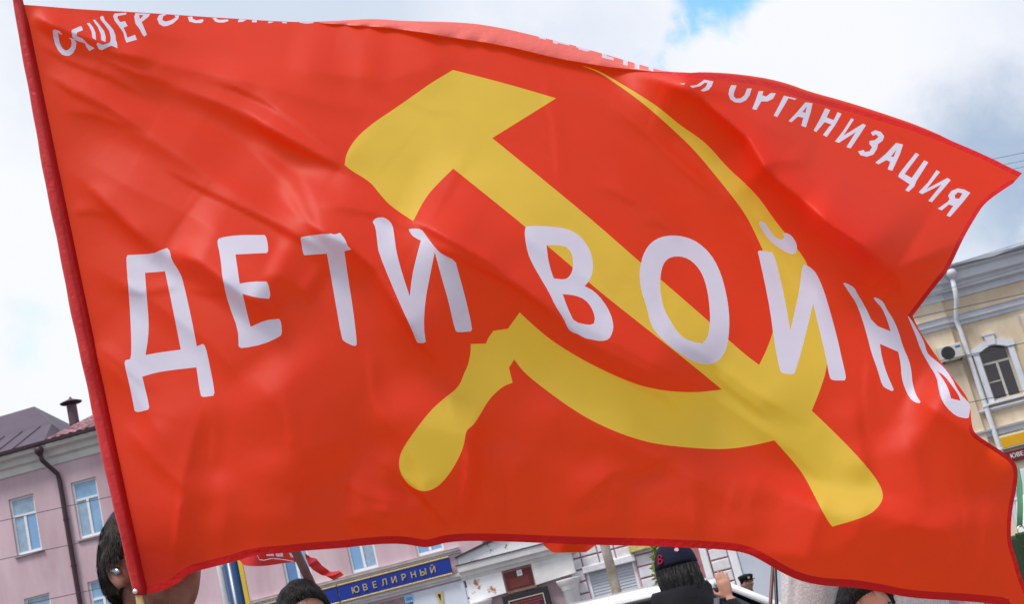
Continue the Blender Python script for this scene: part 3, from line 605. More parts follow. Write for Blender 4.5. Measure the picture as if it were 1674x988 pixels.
# brown downpipe
p0 = fac(76, 741); p1 = fac(98, 776)
b = MB(); b.lathe([(.13, .2), (.16, .12), (.16, 0), (.07, -.12)], (p0[0], -.58, p0[1]-.05), 12)
b.tube([(p0[0], -.58, p0[1]), (p0[0]+.03, -.5, p0[1]-.35), (p1[0]-.02, -.14, p1[1]), (p1[0], -.12, p1[1]-.3), (p1[0], -.12, 6), (p1[0], -.12, .3)], .085, 12)
dp = b.build('downpipe', dark_pipe, PB, True)
for z in (9.6, 7.9, 6.1, 4.3, 2.5): b = MB(); b.lathe([(.105, -.03), (.11, 0), (.105, .03)], (p1[0], -.12, z), 12); b.build('pipe_clamp', dark_pipe, dp)
s_, _ = fac(366, 960); b = MB(); b.tube([(s_, -.12, 11.9), (s_, -.12, .2)], .1, 12); b.build('downpipe', mat('pale_pipe', C(205, 205, 210), .5, .4, .1, 5), PB, True)
# string courses
b = MB(); b.extrude([(.05, 4.9), (-.05, 4.9), (-.06, 4.96), (-.15, 4.98), (-.16, 5.05), (-.2, 5.07), (.05, 5.07)], -28, -3.9); b.build('string_course', white_pl, PB)
b = MB(); b.extrude([(.05, 4.0), (-.08, 4.0), (-.1, 4.08), (-.2, 4.1), (-.22, 4.2), (.05, 4.22)], -14, -4.0); b.build('string_course', white_pl, PB)
b = MB(); b.extrude([(.05, 4.86), (-.1, 4.86), (-.12, 4.95), (-.2, 4.97), (-.2, 5.07), (.05, 5.07)], .2, 12.9); b.build('string_course', white_pl, PB)
# white shop front below the sign, right jamb and lintel
b = MB(); b.bbox(-5.9, -4.0, -.09, .0, .1, 3.95, .02); b.build('shopfront_panel', mat('shopfront_paint', C(206, 212, 224), .5, .4, .08, 2), PB)
b = MB(); b.bbox(-8.2, -5.95, -.06, .0, .1, 3.9, .02); b.build('shopfront_panel', mat('shopfront_stone', C(150, 124, 130), .6, .3, .3, 3), PB)
# rusticated blocks (white, proud of the pink joints)
pierB = fac(1163, 920)[0]; b = MB(); b.bbox(pierB-.3, pierB-.06, -.12, .0, .1, 4.8, .03); b.build('pilaster_strip', frame_m, PB)
def block(s0, s1, z0, z1, pr=.07):
    b = MB(); b.bbox(s0, s1, -pr+random.uniform(-.012, .012), .0, z0, z1, .022); return b.build('block', white_pl, PB)
b = MB(); b.box(-.35, .14, -.012, .01, 0, 4.85); b.build('joint_band', joint, PB)
b = MB(); b.box(1.92, gateL-.35, -.012, .01, 0, 4.85); b.build('joint_band', joint, PB)
b = MB(); b.box(.14, 1.92, -.012, .01, 3.3, 4.85); b.build('joint_band', joint, PB)
b = MB(); b.box(-4.02, -3.72, -.012, .01, 0, 4.0); b.build('joint_band', joint, PB)
for k in range(12):
    z = .12+.4*k
    for a, c in ((-.33, .12), (-4.0, -3.74)):
        if z+.34 < (4.9 if a > -1 else 3.9): block(a, c, z, z+.345)
    block(1.95, 2.95, z, z+.345); block(pierB, gateL-.37, z, z+.345)
    if z > 3.2:
        for a, c in ((.16, .72), (.76, 1.3), (1.34, 1.9)): block(a, c, z, z+.345)
# shuttered window right of the portal
b = MB(); b.bbox(.1, 1.94, -.2, .02, 3.12, 3.36, .03); b.build('lintel', white_pl, PB)
b = MB(); b.box(.18, 1.86, .06, .1, .9, 3.12); sh = b.build('shutter', grey_pl, PB)
for k in range(22): b = MB(); b.extrude([(.06, .92+k*.1), (.035, .94+k*.1), (.045, 1.0+k*.1), (.06, 1.01+k*.1)], .26, 1.78); b.build('slat', grey_pl, sh)
b = MB(); b.box(.18, .26, .0, .059, .9, 3.12); b.box(1.78, 1.86, .0, .059, .9, 3.12); b.build('shutter_rail', frame_m, sh)
# pale gate and its white frame
b = MB(); b.bbox(gateL-.33, gateL-.05, -.12, .0, .1, 4.8, .03); b.build('gate_frame', frame_m, PB)
b = MB(); b.bbox(gateL-.05, gateR+2.5, -.05, .0, .1, 4.8, .03); b.build('gate_panel', mat('gate_paint', C(188, 194, 206), .5, .4, .1, .8), PB)
gs0, gz0 = fac(1030, 905); gs1, gz1 = fac(1066, 897)
b = MB(); b.bbox(gs0, gs1+.5, -.3, -.1, gz0-.02, gz0+.3, .03); bo = b.build('name_board', mat('pale_gold_board', C(206, 190, 120), .5, .3, .4, 9), PB); bo['label'] = 'small pale gold board on the wall'
# portal with weathered pediment
PM = (-3.84-.12)/2-.03; hw_ = 1.88
b = MB(); b.prism([(PM-hw_-.08, 4.46), (PM+hw_+.08, 4.46), (PM+hw_+.08, 4.72), (PM, 5.06), (PM-hw_-.08, 4.72)], -.42, -.0); pdm = b.build('pediment', peel, PB); pdm['label'] = 'pediment with flaking white paint over brown plaster'
for sg in (-1, 1):
    b = MB(); x = PM+sg*(hw_+.16); b.prism([(x, 4.74), (x, 4.70), (PM, 5.08), (PM, 5.15)] if sg < 0 else [(x, 4.70), (x, 4.74), (PM, 5.15), (PM, 5.08)], -.56, -.0); b.build('rake_flashing', mat('dark_flashing', C(52, 44, 50), .5, .4), pdm)
b = MB(); b.box(PM-hw_-.2, PM+hw_+.2, -.6, .0, 4.425, 4.457); b.build('flashing', MATS['dark_flashing'], pdm)
b = MB(); b.extrude([(.0, 3.9), (-.3, 3.9), (-.34, 4.0), (-.42, 4.03), (-.44, 4.15), (-.55, 4.2), (-.57, 4.42), (.0, 4.42)], PM-hw_-.14, PM+hw_+.14); b.build('portal_cornice', mat('aged_white_plaster', C(216, 214, 214), .8, .15, .16, 2.5, .3, 20), PB)
AW = MATS['aged_white_plaster']
b = MB(); b.prism([(PM-hw_, 3.1), (-2.62, 3.16), (-2.62, 3.895), (PM-hw_, 3.895)], -.3, .0); b.build('architrave', peel, PB)
b = MB(); b.prism([(-1.56, 3.16), (PM+hw_, 3.24), (PM+hw_, 3.895), (-1.56, 3.895)], -.3, .0); b.build('architrave', AW, PB)
b = MB(); b.box(-2.62, -1.56, -.2, .0, 3.1, 3.895); b.build('plaque_niche', mat('bare_plaster', C(176, 140, 124), .85, .1, .3, 5), PB)
b = MB(); b.box(-2.85, -1.22, .16, .2, 0, 3.05); b.build('door_recess', mat('dark_doorway', C(70, 68, 74), .7, .2), PB)
for cxp in (PM-hw_+.32, PM+hw_-.32):
    b = MB(); b.lathe([(.36, 0), (.36, .25), (.31, .3), (.3, .4), (.27, 2.72), (.31, 2.76), (.29, 2.8), (.36, 2.9), (.42, 3.06), (.42, 3.1)], (cxp, -.28, 0), 24); b.build('column', AW, PB, True, bevel=0)
# sign boards
def sign(name, label, x0, x1, z0, z1, m, y=-.26):
    t = thing(name, label, 'sign', FO+_e*((x0+x1)/2)-_n*y*1.0, YAW); t.location = FO+_e*((x0+x1)/2)+_n*(-y); t.location.z = (z0+z1)/2
    w, h = (x1-x0)/2, (z1-z0)/2; b = MB(); b.bbox(-w, w, -.06, .06, -h, h, .01); b.build('board', m, t); return t, w, h
sx1 = -4.28
sg_, w, h = sign('shop_sign', 'long dark blue shop sign with gold lettering on the pink building', -8.33, sx1, 4.27, 4.8, blue_s)
for zz in (h+.002, -h-.052):
    b = MB(); b.bbox(-w, w, -.09, .05, zz, zz+.05, .01); b.build('trim', gold, sg_)
pa = fac(585, 964); pb = fac(711, 933); L = 'ЮВЕЛИРНЫЙ'
for i, chx in enumerate(L):
    x = pa[0]+(pb[0]-pa[0])*i/(len(L)-1)-(-8.33+sx1)/2
    o = text_obj(chx, .30, gold, sg_, (x, -.08, -.02), depth=.02); o.name = 'letter'
sg2, w, h = sign('shop_sign', 'plain dark blue sign board without lettering beside the gold lettered sign', -13.2, -8.37, 4.27, 4.8, blue_s)
for zz in (h+.002, -h-.052):
    b = MB(); b.bbox(-w, w, -.09, .05, zz, zz+.05, .01); b.build('trim', gold, sg2)
b = MB()
# gold framed wedge emblem on the white shop front
gz = fac(720, 975); t = thing('shop_emblem', 'small gold framed wedge emblem on the white shop front', 'emblem', FO+_e*gz[0]+_n*.1+Vector((0, 0, gz[1]-.1)), YAW)
b = MB(); b.prism([(-.13, .24), (-.06, -.3), (.06, -.3), (.13, .24)], -.03, 0.); b.build('frame', gold, t)
b = MB(); b.prism([(-.07, .16), (.0, -.1), (.05, .16)], -.034, -.028); b.build('inset', mat('black_paint', (.015, .015, .016), .5, .3), t)
bs = fac(670, 980); t = thing('wall_notice', 'small light blue notice on the shop wall under the blue sign', 'notice', FO+_e*bs[0]+_n*.07+Vector((0, 0, bs[1])), YAW)
b = MB(); b.bbox(-.17, .17, -.03, 0, -.13, .13, .01); b.build('board', mat('light_blue', C(150, 190, 225), .5, .3), t)
b = MB(); b.box(-.11, .11, -.034, -.031, -.06, .05); b.build('panel', mat('sky_blue', C(80, 150, 210), .5, .3), t)
# commemorative plaque and the dark board in the doorway
maroon = mat('maroon_stone', C(96, 30, 34), .35, .4, .25, 6)
t = thing('wall_plaque', 'dark red plaque with a white emblem above the old portal door', 'plaque', FO+_e*-2.09+_n*.2+Vector((0, 0, 3.52)), YAW)
b = MB(); b.bbox(-.47, .47, -.05, 0, -.31, .3, .01); b.build('board', maroon, t)
b = MB(); b.bbox(-.02, .16, -.07, -.052, .08, .27, .01); b.build('emblem', mat('white_enamel', C(225, 225, 230), .4, .4), t)
b = MB(); b.lathe([(.05, -.004), (.06, 0), (.05, .004)], (.07, -.072, .175), 14, 'y'); b.build('emblem_ring', grey_pl, t)
for k in range(7): b = MB(); b.box(-.36+.03*(k % 3), .36-.04*(k % 2), -.053, -.0505, .02-.045*k, .035-.045*k); b.build('text_line', mat('dim_gold', C(132, 74, 62), .5, .3), t)
t = thing('notice_board', 'black notice board with red lines of text in a pale frame in the portal', 'board', FO+_e*-2.0+_n*.24+Vector((0, 0, 2.45)), YAW)
b = MB(); b.bbox(-.8, .8, -.05, .0, -.6, .56, .01); b.build('board', mat('black_board', C(38, 38, 44), .5, .3), t)
b = MB()
for a, c, p, q in ((-.62, .62, .38, .41), (-.62, .62, -.55, -.52), (-.62, -.59, -.519, .379), (.59, .62, -.519, .379)): b.box(a, c, -.07, -.052, p, q)
b.build('frame', mat('pale_frame', C(190, 180, 160), .5, .3), t)
for k in range(9): b = MB(); b.box(-.54, .54-.1*(k % 3 == 2), -.056, -.0515, .27-.09*k, .32-.09*k); b.build('text_line', mat('red_text', C(130, 50, 56), .5, .3), t)
# ================================================================ the cream building
cream = mat('cream_plaster', C(224, 209, 186), .85, .15, .12, .8, .1, 25, var2=C(192, 170, 142), stretch=(1, 1, .3))
trimw = mat('trim_paint', C(212, 214, 222), .7, .2, .12, 2)
YB = thing('corner_building', 'cream plastered building with white cornices and an arched window', 'building', FO+_e*13.0, YAW)
X0 = 13.0
def yl(px, py): s, z = fac(px, py); return s-X0, z
ev = yl(1600, 433)[1]; c1 = yl(1600, 457)[1]; c2t = yl(1600, 509)[1]; c2b = yl(1600, 524)[1]
wl, wt = yl(1597, 572); wr, _ = yl(1644, 560); _, wb = yl(1646, 651); pip = yl(1592, 612)[0]
st = yl(1640, 697)[1]; WB = (wl, wr, wb, wt)
wcs = [wl+k*2.75 for k in range(5)]
b = MB(); wall(b, .12, 16, 0, ev-.3, [(w_, w_+wr-wl, wb, wt) for w_ in wcs], rev=.22); b.poly(((.12,10,0),(.12,0,0),(.12,0,ev),(.12,10,ev))); b.poly(((16,0,0),(16,10,0),(16,10,ev),(16,0,ev)))
b.build('wall', cream, YB)
b = MB(); b.box(.11, pip-.28, -.14, .3, 0, ev-.31); b.build('pilaster', cream, YB)
def course(prof, x0, x1, name, m=trimw, dy=0):
    b = MB(); b.extrude([(y+dy, z) for y, z in prof], x0, x1); return b.build(name, m, YB)
e0 = ev
pf = [(.1, c1-.42), (-.05, c1-.42), (-.08, c1-.2), (-.3, c1-.16), (-.34, c1+.04), (-.52, c1+.1), (-.55, e0-.12), (-.7, e0-.06), (-.72, e0), (.1, e0)]
course(pf, pip-.2, 16, 'cornice'); course(pf, .05, pip-.204, 'cornice', dy=-.12)
pf = [(.1, c2b), (-.05, c2b), (-.07, c2b+.12), (-.16, c2b+.15), (-.18, c2t), (-.24, c2t+.05), (.1, c2t+.06)]
course(pf, pip-.3, 16, 'string_course'); course(pf, .05, pip-.304, 'string_course', dy=-.14)
course([(.1, st-.24), (-.06, st-.24), (-.08, st-.1), (-.2, st-.06), (-.22, st), (.1, st)], .05, 16, 'string_course')
course([(.1, wb-.32), (-.05, wb-.32), (-.07, wb-.26), (-.12, wb-.25), (-.12, wb-.2), (.1, wb-.2)], .3, 16, 'string_course')
roofm = mat('grey_sheet_roof', C(104, 106, 114), .45, .4, .3, 2, .2, 6)
b = MB(); nxr = 60
for j, (y, z) in enumerate(((-.8, e0+.01), (-.8, e0+.05), (.6, e0+.35), (4.5, e0+1.1))):
    for i in range(nxr+1): b.pt((16*i/nxr, y, z+(.05*mnoise.noise((i*.35, j*.7, 0))+.03*math.sin(i*.9) if j > 0 else 0)))
for j in range(3):
    for i in range(nxr): q = j*(nxr+1)+i; b.face((q, q+1, q+nxr+2, q+nxr+1))
b.poly(((0, 4.5, e0+1.1), (16, 4.5, e0+1.1), (16, 10, e0-.3), (0, 10, e0-.3))); b.build('roof', roofm, YB)
def arch_window(x):
    w = wr-wl; h = wt-wb; b = MB(); fw = .06
    for a, c, p, q in ((0, fw, 0, h), (w-fw, w, 0, h), (fw, w-fw, 0, fw), (fw, w-fw, h*.68, h*.68+.07), (w*.48, w*.48+.08, fw, h*.68), (fw, w*.48, h*.34, h*.34+.035)): b.box(a, c, .1, .17, p, q)
    f = b.build('window', mat('old_window_frame', C(190, 186, 178), .5, .3, .15, 6), YB, loc=(x, 0, wb))
    for a, c, p, q in ((fw, w*.48, fw, h*.34), (fw, w*.48, h*.34+.035, h*.68), (w*.48+.08, w-fw, fw, h*.68), (fw, w-fw, h*.68+.07, h)):
        g = MB(); g.box(a, c, .14, .146, p, q); g.build('pane', glass_d, f)
    n = 10; arc = [(w*i/n, h-.16+.16*math.sin(math.pi*i/n)) for i in range(n+1)]
    g = MB(); g.prism([(-.002, h-.16)]+[(a, z) for a, z in arc][1:-1]+[(w+.002, h-.16), (w+.002, h+.03), (-.002, h+.03)], -.02, .09); g.build('arch_spandrel', trimw, f)
    g = MB(); ow = .2
    g.box(-ow, -.003, -.07, .05, -.02, h-.16); g.box(w+.003, w+ow, -.07, .05, -.02, h-.16)
    outer = [(-ow-.05, h-.16), (-ow-.05, h+.02)]+[(-ow+.1+(w+2*ow-.2)*i/n, h+.06+.17*math.sin(math.pi*i/n)) for i in range(n+1)]+[(w+ow+.05, h+.02), (w+ow+.05, h-.16)]
    g.prism(outer+[(w, h-.159)]+[(a, z+.001) for a, z in arc[::-1]][1:-1]+[(0, h-.159)], -.1, -.021)
    g.prism([(w/2-.13, h+.02), (w/2+.13, h+.02), (w/2+.17, h+.36), (w/2-.17, h+.36)], -.15, -.02); g.box(w/2-.22, w/2+.22, -.17, -.02, h+.36, h+.42); g.build('surround', trimw, f)
    g = MB(); g.extrude([(.09, 0), (-.16, -.03), (-.16, -.1), (.09, -.08)], -ow-.08, w+ow+.08); g.build('sill', trimw, f)
    return f
aw = arch_window(wcs[0])
for x in wcs[1:]: k = copy_part(aw, YB); k.location = (x, 0, wb)
b = MB(); b.box(.3, 15.8, .6, .65, .3, ev-.5); b.build('dim_room_sheet', MATS['dim_room'], YB)  # dark backing sheet in place of shaded rooms
wp = mat('white_pipe', C(214, 217, 224), .4, .4, .12, 6)
a0 = yl(1548, 449); a1 = yl(1549, 503)
b = MB(); b.lathe([(.15, .14), (.2, .08), (.2, -.06), (.08, -.22)], (a0[0], -.62, a0[1]-.1), 12); b.tube([(a0[0], -.62, a0[1]-.1), (a0[0]-.05, -.58, a1[1]+.3), (a0[0]-.1, -.5, a1[1]), (pip-.03, -.16, a1[1]-.5), (pip, -.14, a1[1]-.9), (pip, -.14, 3), (pip, -.14, .3)], .085, 12)
dp = b.build('downpipe', wp, YB, True)
for z in (7.0, 5.2, 3.7, 2.): b = MB(); b.lathe([(.105, -.03), (.11, 0), (.105, .03)], (pip, -.14, z), 12); b.build('pipe_clamp', wp, dp)
def ac(px, py, label, out):
    s, z = fac(px, py); t = thing('air_conditioner', label, 'air conditioner', FO+_e*s+_n*out+Vector((0, 0, z)), YAW, 'outdoor units on the cream wall')
    body = mat('ac_casing', C(196, 194, 188), .5, .4, .08, 4); dk = mat('ac_dark', C(64, 62, 64), .6, .3)
    b = MB(); b.bbox(-.4, .4, -.3, -.02, -.26, .26, .02); b.build('casing', body, t)
    b = MB(); b.lathe([(.001, -.004), (.22, -.004), (.23, 0), (.23, .01)], (-.1, -.303, 0), 28, 'y'); fn = b.build('fan_recess', dk, t)
    for r in (.05, .1, .15, .2): b = MB(); b.tube([(-.1+r*math.cos(a*.3142), -.315, r*math.sin(a*.3142)) for a in range(21)], .005, 5); b.build('grille_ring', dk, fn)
    b = MB()
    for k in range(8): b.tube([(-.1+.03*math.cos(k*.785), -.316, .03*math.sin(k*.785)), (-.1+.22*math.cos(k*.785), -.316, .22*math.sin(k*.785))], .005, 5)
    b.build('grille_spokes', dk, fn)
    b = MB(); b.box(.18, .36, -.304, -.3005, .1, .17); b.build('badge', mat('badge_blue', C(60, 90, 150), .5, .3), t)
    for x in (-.3, .3): b = MB(); b.box(x-.02, x+.02, -.34, out-.003, -.3, -.265); b.build('bracket', dk, t)
    return t
ac(1551, 580, 'boxy outdoor air conditioner unit on the cream wall left of the arched window', .16)
ac(1688, 525, 'boxy outdoor air conditioner unit on the cream wall right of the arched window', .02)
y0s, yz0 = fac(1633, 728); yz = fac(1640, 713)[1]; ybz = fac(1645, 738)[1]
t, w, h = sign('shop_sign', 'blank yellow sign board above the dark red sign on the cream building', fac(1632, 725)[0], fac(1632, 725)[0]+3.4, ybz+.06, yz, mat('pale_sign_frame', C(222, 214, 196), .5, .3), -.1)
b = MB(); b.bbox(-w+.05, w-.05, -.075, -.0605, -h+.05, h-.05, .005); b.build('panel', mat('amber_panel', C(214, 160, 16), .4, .4, .08, 2), t)
t, w, h = sign('shop_sign', 'dark red sign with white lettering on the cream building', fac(1640, 748)[0], fac(1640, 748)[0]+3.3, ybz-.4, ybz-.04, mat('dark_red_sign', C(104, 26, 34), .4, .4), -.1)
text_obj('ЮВЕЛИРНЫЙ', .2, mat('white_letter', C(228, 226, 228), .5, .3), t, (-w+.86, -.07, 0), depth=.008)
b = MB(); b.bbox(.6, 15.8, -.12, -.001, .1, ybz-.7, .02); b.build('shopfront_panel', mat('shopfront_white', C(208, 212, 220), .5, .4, .1, 1), YB)
# ================================================================ street furniture and wires
concrete = mat('lamp_post_paint', C(160, 156, 152), .7, .2, .35, 5, .1, 30, var2=C(140, 120, 92))
lp = at(1001, 940, 33); lp_b = Vector((lp.x, lp.y, -.004-.146))
t = thing('street_lamp', 'grey street lamp post in front of the shuttered window', 'street lamp', (lp.x, lp.y, ROAD))
b = MB(); b.tube([(0, 0, 0), (0, 0, .8), (0, 0, 1.0), (0, 0, 11.2)], [.16, .16, .125, .085], 14); b.build('post', concrete, t, True)
b = MB(); b.tube([(0, 0, 11.1), (.1, 0, 11.5), (.6, 0, 11.8), (1.2, 0, 11.85)], .04, 8); b.build('arm', concrete, t, True)
b = MB(); b.bbox(1.1, 1.75, -.13, .13, 11.8, 11.93, .02); b.build('lamp_head', MATS['grey_panel'], t)
def sheet(name, m, P, parent, loc):      # P: rows of points
    b = MB(); n = len(P[0])
    for r in P:
        for p in r: b.pt(Vector(p)-Vector(loc))
    for i in range(len(P)-1):
        for j in range(n-1): q = i*n+j; b.face((q, q+1, q+n+1, q+n))
    return b.build(name, m, parent, True)
# small flag on the lamp post
lo = Vector(lp_b); bl = at(979, 876, 32.8)
t = thing('flag', 'small plain red flag hanging from a bracket on the grey lamp post', 'flag', lo+Vector((0, 0, 4.3)))
rows = []
for i in range(9):
    r = []
    for j in range(25):
        u = j/24; x = 888+(976-888)*u; y = 840+(892+ (13 if .18 < u < .8 else 13*min(u/.18, (1-u)/.2)) - 840 - 1.5*u)*i/8 - 14*(u-.5)*(1-i/8)
        r.append(at(x, y, 32.8+.08*math.sin(u*9+i*.2)))
    rows.append(r)
sheet('cloth', MATS['red_cloth'], rows, t, t.location)
b = MB(); pts = [lo+Vector((0, -.05, 4.25)), at(983, 838, 32.8), at(885, 862, 32.8)]; b.tube([p-t.location for p in pts], .02, 8); b.build('bracket', mat('dark_steel', (.06, .06, .065), .5, .4, metal=.6), t, True)
# blue post with a yellow edge strip
bp = at(384, 960, 9.0); t = thing('banner_post', 'dark blue round post with a yellow edge strip', 'post', (bp.x, bp.y, ROAD))
b = MB(); b.tube([(0, 0, 0), (0, 0, 1.2), (0, 0, 2.9)], .052, 20); b.lathe([(.12, 0), (.12, .02), (.055, .03)], (0, 0, .004), 18); b.build('post', mat('deep_blue_paint', C(14, 52, 96), .3, .5, .1, 5), t, True)
b = MB(); b.box(.056, .082, -.03, .0, .1, 2.85); b.build('edge_strip', mat('yellow_paint', C(206, 172, 50), .5, .4, .2, 8), t)
# overhead wires along the street
wire_m = mat('black_cable', (.03, .03, .034), .6, .3)
def wire(pts_px, D, rad, label, group='overhead wires along the street'):
    (xa, ya), (xb, yb) = pts_px; A = at(xa, ya, D); B = at(xb, yb, D); d = (B-A)
    t0, t1 = (-45-A.x)/d.x, (45-A.x)/d.x
    b = MB(); c = A+d*t0; b.tube([A+d*(t0+(t1-t0)*k/24)-c for k in range(25)], rad, 5)
    return tag(b.build('overhead_wire', wire_m, loc=c), label, 'wire', group)
wl_ = 'thin dark overhead wire running along the street in front of the buildings'
for a, c, r_ in (((0, 853), (1585, 500), 'highest'), ((0, 916), (1600, 577), 'middle'), ((60, 985), (1560, 664), 'lowest')): wire((a, c), 26, .007, r_+' of three thin overhead wires running along the street before the pink building')
for k, (zp, (px, py)) in enumerate(((7.3, (1674, 377)), (7.0, (1674, 418)), (10.9, (1674, 232)), (10.6, (1674, 255)), (10.75, (1674, 245)))):
    A = Vector((lp.x, lp.y, zp)); B = at(px, py, 31); E2 = A+(B-A)*2.2; b = MB()
    b.tube([(E2-A)*(q/16)-Vector((0, 0, .25*math.sin(math.pi*q/16))) for q in range(17)], .005, 5)
    tag(b.build('overhead_wire', wire_m, loc=A), ('second lowest', 'lowest', 'highest', 'third highest', 'second highest')[k]+' of five faint wires from the lamp post over the cream building', 'wire', 'wires above the cream roof')
# young tree by the wall
leaf = mat('leaf_green', C(150, 160, 90), .6, .3, .4, 8, trans=.3); bark = mat('bark', (.09, .07, .05), .9, .1, .3, 20)
tp = at(1086, 940, 29); t = thing('young_tree', 'slim young leafy tree beside the white stone wall', 'tree', (tp.x, tp.y, ROAD))
b = MB(); b.tube([(0, 0, 0), (.02, 0, .9), (0, .02, 2.0), (.02, 0, 3.0)], [.035, .03, .02, .008], 8)
for k in range(12): a = k*2.4; z = 1.4+k*.12; b.tube([(0, 0, z), (.22*math.cos(a), .22*math.sin(a), z+.25)], [.01, .004], 5)
b.build('trunk', bark, t, True)
b = MB(); rnd = random.Random(3)
for k in range(900):
    z = 1.35+rnd.random()*1.75; R = .24*math.sin(math.pi*min(1, (z-1.2)/2.0)**.8)+.03; a = rnd.random()*6.28; r = R*rnd.random()**.5
    c = Vector((r*math.cos(a), r*math.sin(a), z)); u = Vector((rnd.uniform(-1, 1), rnd.uniform(-1, 1), rnd.uniform(-1, .6))).normalized(); v = u.cross(Vector((rnd.random(), rnd.random(), .3))).normalized(); s = .05+.03*rnd.random()
    b.poly((c-u*s, c+v*s*.45, c+u*s, c-v*s*.45))
b.build('crown', leaf, t)
# ================================================================ people
skin = mat('skin', C(178, 130, 112), .6, .3, .2, 18, .08, 120)
hair_dark = mat('dark_brown_hair', C(46, 36, 32), .55, .22, .5, 60, .3, 120, stretch=(1, 1, .12), var2=C(30, 24, 22))
hair_black = mat('black_hair', C(20, 18, 20), .5, .2, .5, 40, .5, 120, stretch=(1, 1, .12), var2=C(8, 7, 9))
eye_w = mat('eye_white', C(225, 220, 215), .2, .5); eye_d = mat('eye_iris', C(50, 34, 26), .2, .5); lip = mat('lip', C(188, 128, 116), .5, .3)
def head_r(d):
    """radius of the head along unit direction d (x right, y forward, z up)"""
    x, y, z = d; a, bb, c = .076, .097, .118
    r = 1/math.sqrt((x/a)**2+(y/bb)**2+(z/c)**2)
    g = lambda cx_, cy_, cz_, k: math.exp(-((x-cx_)**2+(y-cy_)**2+(z-cz_)**2)*k)
    if z < 0: r *= 1-.16*min(1, -z*1.3)*abs(x)*1.4
    if z < -.15 and y < .2: r *= 1-.26*min(1, (-z-.15)*1.5)*min(1, (.2-y))
    r += .020*g(0, .97, -.22, 60)+.010*g(0, .99, -.05, 70)+.006*g(0, .94, .22, 20)-.008*(g(.33, .92, .02, 40)+g(-.33, .92, .02, 40))
    r += .007*g(0, .84, -.52, 70)+.010*g(0, .68, -.74, 40)+.005*(g(.55, .78, -.22, 30)+g(-.55, .78, -.22, 30))
    return r
def ell_ring(c, a, b, rx, ry, n=16): return [Vector(c)+Vector(a)*rx*math.cos(2*math.pi*k/n)+Vector(b)*ry*math.sin(2*math.pi*k/n) for k in range(n)]
def hand_geo(b, wrist, d, nrm, side, curl=.5, s=1.):
    """palm, four fingers and a thumb; d points along the hand, nrm out of its back, side is +1 when the thumb leaves on +lat"""
    d = Vector(d).normalized(); nrm = Vector(nrm); nrm = (nrm-d*nrm.dot(d)).normalized(); lat = d.cross(nrm).normalized()*side
    w = Vector(wrist)
    b.loft([ell_ring(w+d*t*s, lat, nrm, rx*s, ry*s, 12) for t, rx, ry in ((-.02, .026, .02), (.01, .029, .017), (.045, .038, .016), (.08, .040, .014), (.095, .036, .011))])
    for k, (off, L) in enumerate(((.030, .072), (.0105, .08), (-.0095, .075), (-.029, .058))):
        p = w+d*.085*s+lat*off*s; pts = [p-d*.02*s]; ang = .15
        for j, f in enumerate((.42, .32, .26)):
            ang += curl*(.5 if j == 0 else .75); dd = d*math.cos(ang)-nrm*math.sin(ang)+lat*off*1.5
            p = p+dd.normalized()*L*f*s; pts.append(p)
        b.tube(pts, [.0088*s, .0086*s, .0078*s, .0064*s], 8)
    p = w+d*.02*s+lat*.028*s; t1 = p+(d*.5+lat*.75-nrm*.2).normalized()*.042*s; t2 = t1+(d*.8+lat*.3-nrm*.4*curl).normalized()*.034*s
    b.tube([p-lat*.012*s, p, t1, t2], [.014*s, .0125*s, .0105*s, .008*s], 8)
